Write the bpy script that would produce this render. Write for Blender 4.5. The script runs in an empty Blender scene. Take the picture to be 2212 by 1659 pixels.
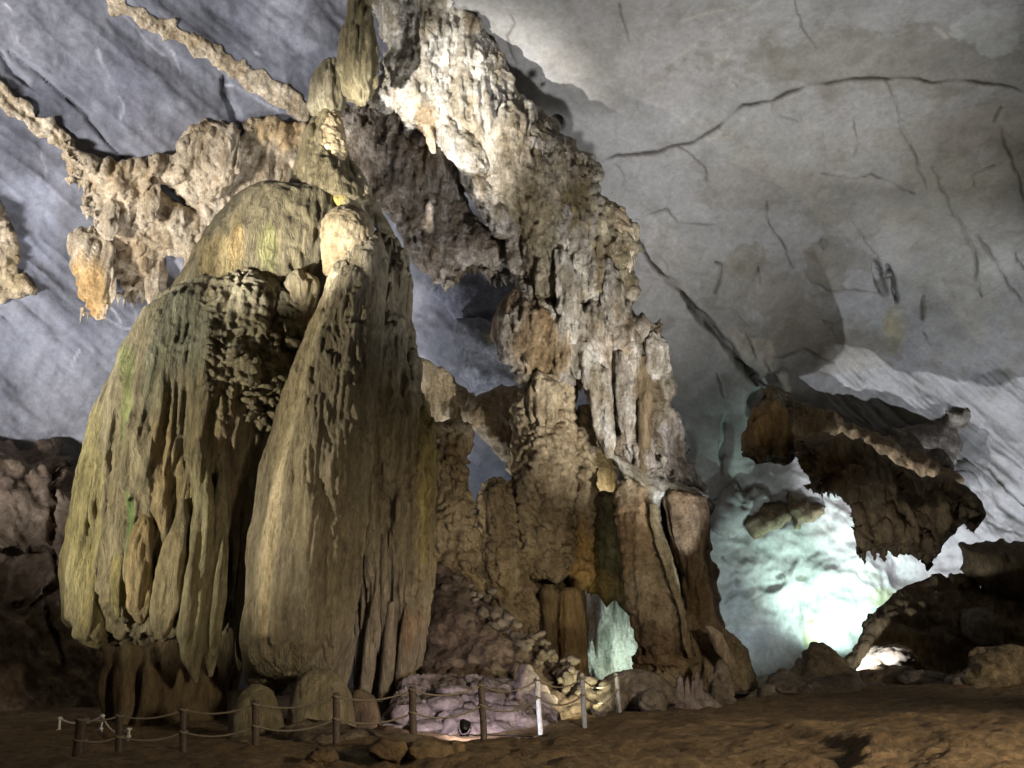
import bpy, math, random
import numpy as np
from mathutils import Vector

# ------------------------------------------------------------------ camera, world, exposure, lamps
SC = bpy.context.scene
COL = SC.collection
FPX = 1737.0                       # focal length in picture units (picture 2212 x 1659)
PITCH = math.radians(18.3)
CAM = np.array([0.0, 0.0, 1.6])
cp, sp = math.cos(PITCH), math.sin(PITCH)

cam_d = bpy.data.cameras.new('camera')
cam_d.sensor_width = 36.0
cam_d.lens = 36.0 * FPX / 2212.0
cam_d.clip_start = 0.05
cam_d.clip_end = 400
cam = bpy.data.objects.new('camera', cam_d)
COL.objects.link(cam)
cam.location = CAM
cam.rotation_euler = (math.pi / 2 + PITCH, 0, 0)
SC.camera = cam

SC.render.engine = 'CYCLES'
SC.cycles.use_denoising = True
SC.cycles.denoising_prefilter = 'ACCURATE'
SC.cycles.denoising_input_passes = 'RGB_ALBEDO_NORMAL'
SC.cycles.max_bounces = 4
SC.cycles.diffuse_bounces = 2
SC.cycles.glossy_bounces = 1
SC.cycles.sample_clamp_indirect = 2
SC.cycles.sample_clamp_direct = 12
SC.view_settings.view_transform = 'Standard'
SC.view_settings.look = 'None'
SC.view_settings.exposure = 0.0
SC.view_settings.gamma = 1.0

W = bpy.data.worlds.new('World')
SC.world = W
W.use_nodes = True
bg = W.node_tree.nodes['Background']
bg.inputs[0].default_value = (1.0, 0.84, 0.64, 1)      # even ambient added in place of bounced lamp light
bg.inputs[1].default_value = 0.04


def at(px, py, Y):
    """world point seen at picture position (px, py), Y metres in front of the camera"""
    px = np.asarray(px, float); py = np.asarray(py, float); Y = np.asarray(Y, float)
    u = -(py - 829.5) / FPX
    r = (px - 1106.0) / FPX
    ry = cp - sp * u
    rz = sp + cp * u
    t = Y / ry
    return np.stack(np.broadcast_arrays(CAM[0] + r * t, CAM[1] + Y, CAM[2] + rz * t), -1)


def picture(P):
    """where world points stand in the traced outlines (used to place mineral stains and surface relief)"""
    r = P - CAM
    f = r[..., 1] * cp + r[..., 2] * sp
    return 1106.0 + FPX * r[..., 0] / f, 829.5 - FPX * (-r[..., 1] * sp + r[..., 2] * cp) / f


def pt(px, py, Y):
    return Vector(at(px, py, Y).tolist())


def spot(name, loc, target, power, color, angle, blend=0.5, radius=0.15, parent=None):
    d = bpy.data.lights.new(name, 'SPOT')
    d.energy = power; d.color = color
    d.spot_size = math.radians(angle); d.spot_blend = blend; d.shadow_soft_size = radius
    o = bpy.data.objects.new(name, d)
    COL.objects.link(o)
    loc = Vector(loc); target = Vector(target)
    o.rotation_euler = (target - loc).to_track_quat('-Z', 'Y').to_euler()
    if parent is not None:
        o.parent = parent
        o.location = loc - parent.location
    else:
        o.location = loc
    return o


# show-cave floodlights, mostly unseen, with extra spots added to brighten rock and floor
spot('key_dome', (-19.5, 11, 0.8), (-7.8, 23, 8.6), 14500, (1.0, .915, .73), 51, .7, .10)
spot('rim_dome', (-21, 20, .8), (-12.5, 24, 6.5), 1500, (1.0, .98, .70), 50, .7, .2)
spot('key_ridge', (-14, 8, .8), (-3.0, 27.5, 21), 112000, (1.0, .97, .93), 18.8, .8, .3)
spot('left_vault', (-10.5, 30, .6), (-14, 31, 24), 9000, (.95, .95, 1.0), 130, .8, .8)
spot('left_front_vault', (-25, 4, 1.0), (-17.5, 28, 18.5), 70000, (1.0, .97, .955), 56, .7, 2.2)
spot('right_vault', (8.0, 17.5, .5), (4.5, 26, 26), 20000, (.95, .96, 1.0), 92, 1.0, .4)
spot('right_fill', (15, 9, .6), (12.5, 32, 21.5), 11500, (.94, .96, .98), 46, 1.0, .4)
spot('column_wash', (11.5, 11, .6), (2.8, 28, 11), 17500, (1.0, .92, .77), 27, .9, .10)  # unseen spot added to lift the dark columns
spot('right_wall_glow', pt(1842, 1400, 42.8), pt(1785, 1260, 46), 4800, (.68, 1.0, .93), 116, .8, .12)
spot('right_beam', pt(1885, 1404, 36.8), pt(2060, 1000, 44), 9000, (.84, .89, 1.0), 76, .4, .04)
spot('right_side_fill', (24.5, 36.2, .8), pt(2090, 940, 43), 12500, (.81, .87, 1.0), 84, .3, .08)  # unseen spot added to light the right wall
spot('left_of_glow', pt(1690, 1452, 39.5), pt(1600, 1290, 45), 1700, (.76, .95, 1.0), 84, .9, .2)  # second spot added to spread the glow leftward
spot('rock_lamp', pt(1850, 1446, 27.3), pt(1886, 1420, 28.6), 1300, (.95, .97, 1.0), 80, .5, .04)
spot('tongue_fill', pt(1580, 1440, 24.6), pt(1420, 1030, 27.6), 1500, (.90, .96, 1.0), 26, .8, .06)  # unseen spot added to brighten the pale tongue
spot('boulder_fill', (17, 14, 2.2), (13.0, 25.5, 0), 2000, (1.0, .84, .60), 34, .9, .2)  # added fill so the boulder row reads lighter
spot('centre_teal', pt(1376, 1440, 35.6), pt(1310, 1370, 38), 420, (.74, 1.0, .9), 140, .8, .2)
spot('centre_yellow', pt(1300, 1512, 20.8), pt(1150, 1410, 23.2), 330, (1.0, .92, .56), 125, .8, .05)
spot('nook_yellow', pt(1292, 1100, 30.2), pt(1300, 1010, 31.6), 160, (1.0, .86, .50), 120, .8, .08)
spot('arch_back', pt(980, 1450, 31), pt(1020, 800, 38), 2600, (.88, .91, 1.0), 120, .8, .3)
spot('floor_fill', (10.5, 2, 4.2), (3.5, 14, -.5), 11500, (1.0, .82, .58), 66, 1.0, .7)  # fill without a fixture, added to lift the dim floor
spot('fence_lamp', pt(310, 1625, 17.8), pt(225, 1575, 20), 300, (1.0, .96, .9), 44, .5, .04)
spot('post_fill', pt(1092, 1592, 17.3), pt(1220, 1520, 19.5), 60, (.86, .90, 1.0), 60, .6, .04)  # added for the posts that the floodlight beam misses


# ------------------------------------------------------------------ noise
def _h(ix, iy, iz, seed):
    h = (ix.astype(np.int64) * 374761393 + iy.astype(np.int64) * 668265263 + iz.astype(np.int64) * 2147483647 + seed * 1274126177) & 0xFFFFFFFF
    h = ((h ^ (h >> 13)) * 1274126177) & 0xFFFFFFFF
    h = ((h ^ (h >> 16)) * 2246822519) & 0xFFFFFFFF
    return h ^ (h >> 15)


_G = np.random.RandomState(5).normal(size=(256, 3)).astype(np.float32)
_G /= np.linalg.norm(_G, axis=1)[:, None]


def perlin(x, y, z, seed=0):
    x = np.asarray(x, np.float32); y = np.asarray(y, np.float32); z = np.asarray(z, np.float32)
    ix = np.floor(x); iy = np.floor(y); iz = np.floor(z)
    fx = x - ix; fy = y - iy; fz = z - iz
    ix = ix.astype(np.int64); iy = iy.astype(np.int64); iz = iz.astype(np.int64)
    u = fx * fx * fx * (fx * (fx * 6 - 15) + 10)
    v = fy * fy * fy * (fy * (fy * 6 - 15) + 10)
    w = fz * fz * fz * (fz * (fz * 6 - 15) + 10)
    out = 0
    for dx in (0, 1):
        for dy in (0, 1):
            for dz in (0, 1):
                g = _G[_h(ix + dx, iy + dy, iz + dz, seed) & 255]
                d = g[..., 0] * (fx - dx) + g[..., 1] * (fy - dy) + g[..., 2] * (fz - dz)
                out = out + d * (u if dx else 1 - u) * (v if dy else 1 - v) * (w if dz else 1 - w)
    return out * 1.5


def fbm(p, f, octaves=4, sz=1.0, seed=0, gain=0.5, kind='n'):
    out = 0; a = 1.0; tot = 0
    for k in range(octaves):
        n = perlin(p[..., 0] * f, p[..., 1] * f, p[..., 2] * f * sz, seed + k * 7)
        if kind == 'b':
            n = np.abs(n) * 2 - 0.55
        elif kind == 'r':
            n = 0.55 - np.abs(n) * 2
        out = out + a * n; tot += a
        a *= gain; f *= 2.03
    return out / tot


def worley(p, f, sz=1.0, seed=0):
    x = p[..., 0] * f; y = p[..., 1] * f; z = p[..., 2] * f * sz
    ix = np.floor(x).astype(np.int64); iy = np.floor(y).astype(np.int64); iz = np.floor(z).astype(np.int64)
    best = np.full(x.shape, 9.0, np.float32)
    for dx in (-1, 0, 1):
        for dy in (-1, 0, 1):
            for dz in (-1, 0, 1):
                h = _h(ix + dx, iy + dy, iz + dz, seed)
                ax = ix + dx + (h & 1023) / 1023.0 - x
                ay = iy + dy + ((h >> 10) & 1023) / 1023.0 - y
                az = iz + dz + ((h >> 20) & 1023) / 1023.0 - z
                np.minimum(best, (ax * ax + ay * ay + az * az).astype(np.float32), out=best)
    return np.sqrt(best)


# displacement recipes: each takes (world points, picture x, picture y) and returns metres along the normal
def flutes(amp, fh, fv=0.12, seed=0, octaves=2):
    return lambda p, a, b: amp * fbm(p + min(.35, .28 / fh) * perlin(p[..., 0] * .5, p[..., 1] * .5, p[..., 2] * .5, seed + 50)[..., None], fh, octaves, fv, seed, 0.5, 'b')


def rough(amp, f, octaves=4, sz=1.0, seed=0, kind='n', gain=0.5):
    return lambda p, a, b: amp * fbm(p, f, octaves, sz, seed, gain, kind)


def popcorn(amp, f, sz=1.0, seed=0):
    return lambda p, a, b: amp * (0.75 - np.minimum(worley(p, f, sz, seed), 1.1) * 1.3)


def cauli(amp, f, sz=1.6, seed=0):
    def g(p, a, b):
        q = p + 0.5 * np.stack([perlin(p[..., 0] * 1.3, p[..., 1] * 1.3, p[..., 2] * 1.3, seed + k) for k in (1, 2, 3)], -1)
        patch = np.clip(0.55 + 1.6 * fbm(p, 0.55, 2, .7, seed + 5), 0.05, 1.4)
        return amp * patch * (0.8 - np.minimum(worley(q, f, sz, seed), 1.1) * 1.35)
    return g


def shelves(amp, f, warp=0.8, seed=0):
    def g(p, a, b):
        s = p[..., 2] * f + warp * fbm(p, 0.9, 3, 0.5, seed) * 2 + 0.25 * perlin(p[..., 0] * 3, p[..., 1] * 3, p[..., 2] * 3, seed + 3)
        s = s - np.floor(s)
        brk = 0.45 + 0.75 * np.clip(perlin(p[..., 0] * 1.3, p[..., 1] * 1.3, p[..., 2] * 2, seed + 9) + .4, 0, 1)
        return amp * brk * (np.minimum(s * 5, 1) * (1 - s) ** 0.7 * 1.6 - 0.5)
    return g


def within(fn, cx, cy, rx, ry, soft=0.35, invert=False):
    """recipe limited to an oval patch of the formation"""
    def g(p, a, b):
        r = np.sqrt(((a - cx) / rx) ** 2 + ((b - cy) / ry) ** 2) + 0.25 * fbm(p, 0.8, 2, 1, 77)
        m = np.clip((1 + soft - r) / (2 * soft), 0, 1); m = m * m * (3 - 2 * m)
        if invert: m = 1 - m
        return fn(p, a, b) * m
    return g


# ------------------------------------------------------------------ mesh helpers
def build(name, verts, faces, mat, parent=None, tint=None, smooth=True, origin=None):
    verts = np.asarray(verts, np.float32)
    faces = np.asarray(faces, np.int32)
    base = np.zeros(3)
    if parent is not None:
        base = np.array(parent['_base'])
    elif origin is not None:
        base = np.asarray(origin, float)
    else:
        base = np.array([verts[:, 0].mean(), verts[:, 1].mean(), verts[:, 2].min()])
    v = verts - base
    me = bpy.data.meshes.new(name)
    k = faces.shape[1]
    me.vertices.add(len(v)); me.vertices.foreach_set('co', v.astype(np.float32).ravel())
    me.loops.add(faces.size); me.loops.foreach_set('vertex_index', faces.ravel())
    me.polygons.add(len(faces))
    me.polygons.foreach_set('loop_start', np.arange(0, faces.size, k, dtype=np.int32))
    me.polygons.foreach_set('loop_total', np.full(len(faces), k, np.int32))
    me.polygons.foreach_set('use_smooth', np.full(len(faces), smooth))
    me.update(calc_edges=True); me.validate()
    col = np.ones((len(v), 4), np.float32)
    if tint is not None:
        col[:, :3] = tint
    ca = me.color_attributes.new('tint', 'FLOAT_COLOR', 'POINT')
    ca.data.foreach_set('color', col.ravel())
    me.materials.append(mat)
    o = bpy.data.objects.new(name, me)
    COL.objects.link(o)
    if parent is not None:
        o.parent = parent
        o['_base'] = [float(q) for q in base]
    else:
        o.location = [float(q) for q in base]
        o['_base'] = [float(q) for q in base]
    return o


def thing(name, label, cat, base, group=None):
    o = bpy.data.objects.new(name, None)
    o.empty_display_size = 0.3
    COL.objects.link(o)
    o.location = [float(q) for q in base]
    o['_base'] = [float(q) for q in base]
    o['label'] = label; o['category'] = cat; o['kind'] = 'thing'
    if group: o['group'] = group
    return o


def tag(o, label, cat, group=None):
    o['kind'] = 'thing'
    o['label'] = label; o['category'] = cat
    if group: o['group'] = group
    return o


def structure(o):
    o['kind'] = 'structure'
    return o


def smooth1(a, n):
    if n < 2: return a
    k = np.hanning(n + 2)[1:-1]; k /= k.sum()
    b = np.concatenate([np.full(n, a[0]) - (a[1:n + 1][::-1] - a[0]) if len(a) > n else np.full(n, a[0]), a,
                        np.full(n, a[-1]) - (a[-n - 1:-1][::-1] - a[-1]) if len(a) > n else np.full(n, a[-1])])
    c = np.convolve(b, k, 'same')[n:-n]
    return c


def grid_normals(P, wrap):
    if wrap:
        du = np.roll(P, -1, 1) - np.roll(P, 1, 1)
    else:
        du = np.gradient(P, axis=1)
    dv = np.gradient(P, axis=0)
    n = np.cross(du, dv)
    return n / (np.linalg.norm(n, axis=-1, keepdims=True) + 1e-9)


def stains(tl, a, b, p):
    """mineral and algae stains, plus shade painted into cracks and gaps: soft-edged patches that multiply the stone's colour"""
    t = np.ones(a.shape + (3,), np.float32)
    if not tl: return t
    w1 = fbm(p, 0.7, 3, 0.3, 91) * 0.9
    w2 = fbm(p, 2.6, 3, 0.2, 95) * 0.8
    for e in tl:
        if e[0] == 'line':          # thin vein, or a fissure's inner shade painted dark, along a polyline
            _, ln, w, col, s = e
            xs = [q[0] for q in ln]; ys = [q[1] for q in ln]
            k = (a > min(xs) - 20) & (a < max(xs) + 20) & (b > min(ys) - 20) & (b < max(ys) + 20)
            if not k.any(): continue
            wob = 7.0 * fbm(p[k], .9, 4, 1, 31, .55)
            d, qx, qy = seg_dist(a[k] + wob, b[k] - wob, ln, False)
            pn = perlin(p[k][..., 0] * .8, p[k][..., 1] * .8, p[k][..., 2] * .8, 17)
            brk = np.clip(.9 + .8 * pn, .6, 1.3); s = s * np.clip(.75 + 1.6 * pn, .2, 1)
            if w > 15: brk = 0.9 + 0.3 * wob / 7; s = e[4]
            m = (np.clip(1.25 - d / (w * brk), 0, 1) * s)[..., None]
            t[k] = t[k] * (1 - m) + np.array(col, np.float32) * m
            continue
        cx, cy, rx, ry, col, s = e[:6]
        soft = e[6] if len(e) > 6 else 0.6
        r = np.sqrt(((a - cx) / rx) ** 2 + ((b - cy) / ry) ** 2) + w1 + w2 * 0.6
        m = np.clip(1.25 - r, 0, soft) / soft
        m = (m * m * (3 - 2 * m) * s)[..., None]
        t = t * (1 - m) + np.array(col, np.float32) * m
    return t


def loft(name, rows, mat, Y=None, depth=1.0, step=4.0, style=(), parent=None, tl=None, back=0.35, sq=1.0, origin=None, smo=0.5):
    """a solid of upright rings; rows = (picture y, left x, right x[, Y[, front-to-back radius]])"""
    rows = sorted(rows, key=lambda r: r[0])
    ry = np.array([r[0] for r in rows], float)
    xl = np.array([r[1] for r in rows], float); xr = np.array([r[2] for r in rows], float)
    yy = np.array([(r[3] if len(r) > 3 and r[3] is not None else Y) for r in rows], float)
    nv = max(6, int((ry[-1] - ry[0]) / step) + 1)
    v = np.linspace(ry[0], ry[-1], nv)
    gap = (ry[-1] - ry[0]) / max(1, len(rows) - 1) / ((ry[-1] - ry[0]) / nv)
    n = max(1, min(int(gap * smo), nv // 4))
    XL = smooth1(np.interp(v, ry, xl), n); XR = smooth1(np.interp(v, ry, xr), n); YY = smooth1(np.interp(v, ry, yy), n)
    XR = np.maximum(XR, XL + 1.0)
    L = at(XL, v, YY); R = at(XR, v, YY)
    c = (L + R) / 2; half = (R - L) / 2
    hw = half[:, 0]
    if any(len(r) > 4 for r in rows):
        rd = smooth1(np.interp(v, ry, np.array([r[4] if len(r) > 4 else 1.0 for r in rows])), n)
    else:
        rd = hw * depth
    wmax = (XR - XL).max()
    nf = max(8, int(wmax * 1.35 / step)); nb = max(4, int(nf * 0.22))
    th = np.concatenate([np.linspace(math.pi, 0, nf, endpoint=False), np.linspace(0, -math.pi, nb, endpoint=False)])
    ct, st = np.cos(th), np.sin(th)
    if sq != 1.0:
        ct = np.sign(ct) * np.abs(ct) ** sq; st = np.sign(st) * np.abs(st) ** sq
    stb = np.where(st < 0, st * back, st)
    P = c[:, None, :] + half[:, None, :] * ct[None, :, None] + np.array([0, -1, 0])[None, None, :] * (rd[:, None] * stb[None, :])[..., None]
    A, B = picture(P)
    small = np.minimum(1, hw / 0.35)[:, None]
    for fn in style:
        N = -grid_normals(P, True)
        P = P + N * (fn(P, A, B) * small)[..., None]
    nu = len(th)
    T = stains(tl, A, B, P).reshape(-1, 3)
    verts = P.reshape(-1, 3)
    i = np.arange(nv - 1)[:, None] * nu; j = np.arange(nu)[None, :]; j2 = (j + 1) % nu
    f = np.stack([i + j, i + nu + j, i + nu + j2, i + j2], -1).reshape(-1, 4)
    top = len(verts); verts = np.concatenate([verts, P[0].mean(0)[None], P[-1].mean(0)[None]])
    T = np.concatenate([T, T[:1], T[-1:]])
    jj = np.arange(nu); j3 = (jj + 1) % nu
    ft = np.stack([np.full(nu, top), jj, j3, j3], -1)[:, :4]
    fb = np.stack([np.full(nu, top + 1), (nv - 1) * nu + j3, (nv - 1) * nu + jj, (nv - 1) * nu + jj], -1)
    # cap triangles as quads with a mid point would be degenerate: split caps into true triangles by building all as triangles
    tri = np.concatenate([f[:, [0, 1, 2]], f[:, [0, 2, 3]], ft[:, :3], fb[:, :3]])
    return build(name, verts, tri, mat, parent, T, origin=origin)


SHEET = {}


def sheet(name, xs_of, ys, Yfun, mat, style=(), tl=None, parent=None):
    """a continuous surface of rock; xs_of(y) gives the row of picture x for picture y"""
    X = np.stack([xs_of(y) for y in ys]); Yp = np.repeat(np.asarray(ys, float)[:, None], X.shape[1], 1)
    P = at(X, Yp, Yfun(X, Yp))
    for fn in style:
        N = grid_normals(P, False)
        N = np.where((N[..., 1] > 0)[..., None], -N, N)
        P = P + N * fn(P, X, Yp)[..., None]
    nv, nu = X.shape
    SHEET[name] = (X, Yp, P)
    i = np.arange(nv - 1)[:, None] * nu; j = np.arange(nu - 1)[None, :]
    f = np.stack([i + j, i + nu + j, i + nu + j + 1, i + j + 1], -1).reshape(-1, 4)
    return build(name, P.reshape(-1, 3), f, mat, parent, stains(tl, X, Yp, P).reshape(-1, 3))


def ragged(poly, amp=6, step=6, seed=1, closed=True, f=0.03):
    pts = []
    n = len(poly)
    for k in range(n if closed else n - 1):
        a = np.array(poly[k], float); b = np.array(poly[(k + 1) % n], float)
        m = max(1, int(np.hypot(*(b - a)) / step))
        for q in range(m):
            pts.append(a + (b - a) * q / m)
    p = np.array(pts)
    for k, (ff, aa) in enumerate(((f, amp), (f * 2.3, amp * .6), (f * 5, amp * .35))):
        p[:, 0] += aa * 1.6 * perlin(pts_arr(pts, 0) * ff, pts_arr(pts, 1) * ff, np.full(len(pts), 0.5), seed + k)
        p[:, 1] += aa * 1.6 * perlin(pts_arr(pts, 0) * ff, pts_arr(pts, 1) * ff, np.full(len(pts), 7.5), seed + k + 20)
    return p


def pts_arr(pts, k):
    return np.array([q[k] for q in pts])


def seg_dist(X, Y, poly, closed=True):
    best = np.full(X.shape, 1e9); bx = np.zeros_like(best); by = np.zeros_like(best)
    n = len(poly)
    for k in range(n if closed else n - 1):
        x0, y0 = poly[k]; x1, y1 = poly[(k + 1) % n]
        dx, dy = x1 - x0, y1 - y0
        t = np.clip(((X - x0) * dx + (Y - y0) * dy) / (dx * dx + dy * dy + 1e-9), 0, 1)
        qx = x0 + t * dx; qy = y0 + t * dy
        d = (X - qx) ** 2 + (Y - qy) ** 2
        m = d < best
        best[m] = d[m]; bx[m] = qx[m]; by[m] = qy[m]
    return np.sqrt(best), bx, by


def inside(X, Y, poly):
    r = np.zeros(X.shape, bool)
    n = len(poly)
    for k in range(n):
        x0, y0 = poly[k]; x1, y1 = poly[(k + 1) % n]
        if y0 == y1: continue
        c = ((y0 > Y) != (y1 > Y)) & (X < (x1 - x0) * (Y - y0) / (y1 - y0) + x0)
        r ^= c
    return r


def slab(name, outline, mat, Y, front=0.8, rear=0.6, round_px=60, step=5, style=(), parent=None, tl=None, holes=(), amp=6, seed=1, origin=None):
    """a closed rock body with a broken outline, rounded towards its edges, front and back"""
    polys = [ragged(outline, amp, 7, seed)] + [ragged(h, amp * .6, 7, seed + 5 + k) for k, h in enumerate(holes)]
    x0, y0 = polys[0].min(0) - step; x1, y1 = polys[0].max(0) + step
    xs = np.arange(x0, x1 + step, step); ys = np.arange(y0, y1 + step, step)
    X, Yp = np.meshgrid(xs, ys)
    ins = inside(X, Yp, polys[0])
    for h in polys[1:]: ins &= ~inside(X, Yp, h)
    cell = ins[:-1, :-1] | ins[1:, :-1] | ins[:-1, 1:] | ins[1:, 1:]
    use = np.zeros(X.shape, bool)
    use[:-1, :-1] |= cell; use[1:, :-1] |= cell; use[:-1, 1:] |= cell; use[1:, 1:] |= cell
    D = np.zeros(X.shape); bx = X.copy(); by = Yp.copy()
    best = np.full(use.sum(), 1e9); qx = X[use].copy(); qy = Yp[use].copy()
    for h in polys:
        d, ax, ay = seg_dist(X[use], Yp[use], h)
        m = d < best
        best[m] = d[m]; qx[m] = ax[m]; qy[m] = ay[m]
    D[use] = best; bx[use] = qx; by[use] = qy
    out = use & ~ins
    X = np.where(out, bx, X); Yp = np.where(out, by, Yp); D = np.where(out, 0, D)
    t = np.clip(D / round_px, 0, 1); prof = np.sqrt(1 - (1 - t) ** 2)
    Y0 = Y(X, Yp) if callable(Y) else np.full(X.shape, float(Y))
    Pf = at(X, Yp, Y0 - front * prof)
    k = (np.clip(D / 14, 0, 1) ** 0.5)
    for fn in style:
        N = grid_normals(Pf, False)
        N = np.where((N[..., 1] > 0)[..., None], -N, N)
        Pf = Pf + N * (fn(Pf, X, Yp) * k)[..., None]
    Pb = at(X, Yp, Y0 + rear * prof)
    idx = -np.ones(X.shape, int); idx[use] = np.arange(use.sum())
    nF = int(use.sum())
    ci, cj = np.nonzero(cell)
    a = idx[ci, cj]; b = idx[ci + 1, cj]; c = idx[ci + 1, cj + 1]; d = idx[ci, cj + 1]
    ff = np.stack([a, b, c, d], -1)
    bidx = np.where(out[use], np.arange(nF), np.arange(nF) + nF)
    fb = np.stack([bidx[d], bidx[c], bidx[b], bidx[a]], -1)
    verts = np.concatenate([Pf[use], Pb[use]])
    T = stains(tl, X, Yp, Pf)[use]; T = np.concatenate([T, T])
    faces = np.concatenate([ff, fb])
    used = np.zeros(len(verts), bool); used[faces.ravel()] = True
    remap = np.cumsum(used) - 1
    return build(name, verts[used], remap[faces], mat, parent, T[used], origin=origin)


def boulder(name, px, py, Y, w, h, d, mat, seed=1, parent=None, rot=0.0, res=(34, 20), sink=0.12, rnd=0.35, tl=None, fine=0.05, planes=16):
    """angular stone; (px, py) is the picture position of its foot, w h d metres"""
    rs = np.random.RandomState(seed)
    nu, nv = res
    u = np.linspace(0, 2 * math.pi, nu, endpoint=False); v = np.linspace(0.02, math.pi - 0.02, nv)
    dirs = np.stack([np.sin(v)[:, None] * np.cos(u)[None], np.sin(v)[:, None] * np.sin(u)[None], np.repeat(np.cos(v)[:, None], nu, 1)], -1)
    n = rs.normal(size=(planes, 3)); n /= np.linalg.norm(n, axis=1)[:, None]
    dist = rs.uniform(0.62, 1.0, planes)
    dots = np.maximum(dirs @ n.T, 1e-3)
    r = np.minimum((dist / dots).min(-1), 1.15)
    r = r * (1 - rnd) + rnd * 0.9
    P = dirs * r[..., None]
    P = P + dirs * (fine * 2 * fbm(P * 2 + seed * 13.1, 1.5, 3, 1, seed))[..., None]
    P = P * np.array([w / 2, d / 2, h / 2])
    ca, sa = math.cos(rot), math.sin(rot)
    P = np.stack([P[..., 0] * ca - P[..., 1] * sa, P[..., 0] * sa + P[..., 1] * ca, P[..., 2]], -1)
    base = at(px, py, Y)
    P[..., 2] -= P[..., 2].min() + sink * h
    P = P + base
    verts = np.concatenate([P.reshape(-1, 3), P[0].mean(0)[None], P[-1].mean(0)[None]])
    i = np.arange(nv - 1)[:, None] * nu; j = np.arange(nu)[None, :]; j2 = (j + 1) % nu
    f = np.stack([i + j, i + nu + j, i + nu + j2, i + j2], -1).reshape(-1, 4)
    jj = np.arange(nu); j3 = (jj + 1) % nu; t0 = nu * nv
    tri = np.concatenate([f[:, [0, 1, 2]], f[:, [0, 2, 3]], np.stack([np.full(nu, t0), jj, j3], -1),
                          np.stack([np.full(nu, t0 + 1), (nv - 1) * nu + j3, (nv - 1) * nu + jj], -1)])
    return build(name, verts, tri, mat, parent, None, origin=None if parent is not None else base)


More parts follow.
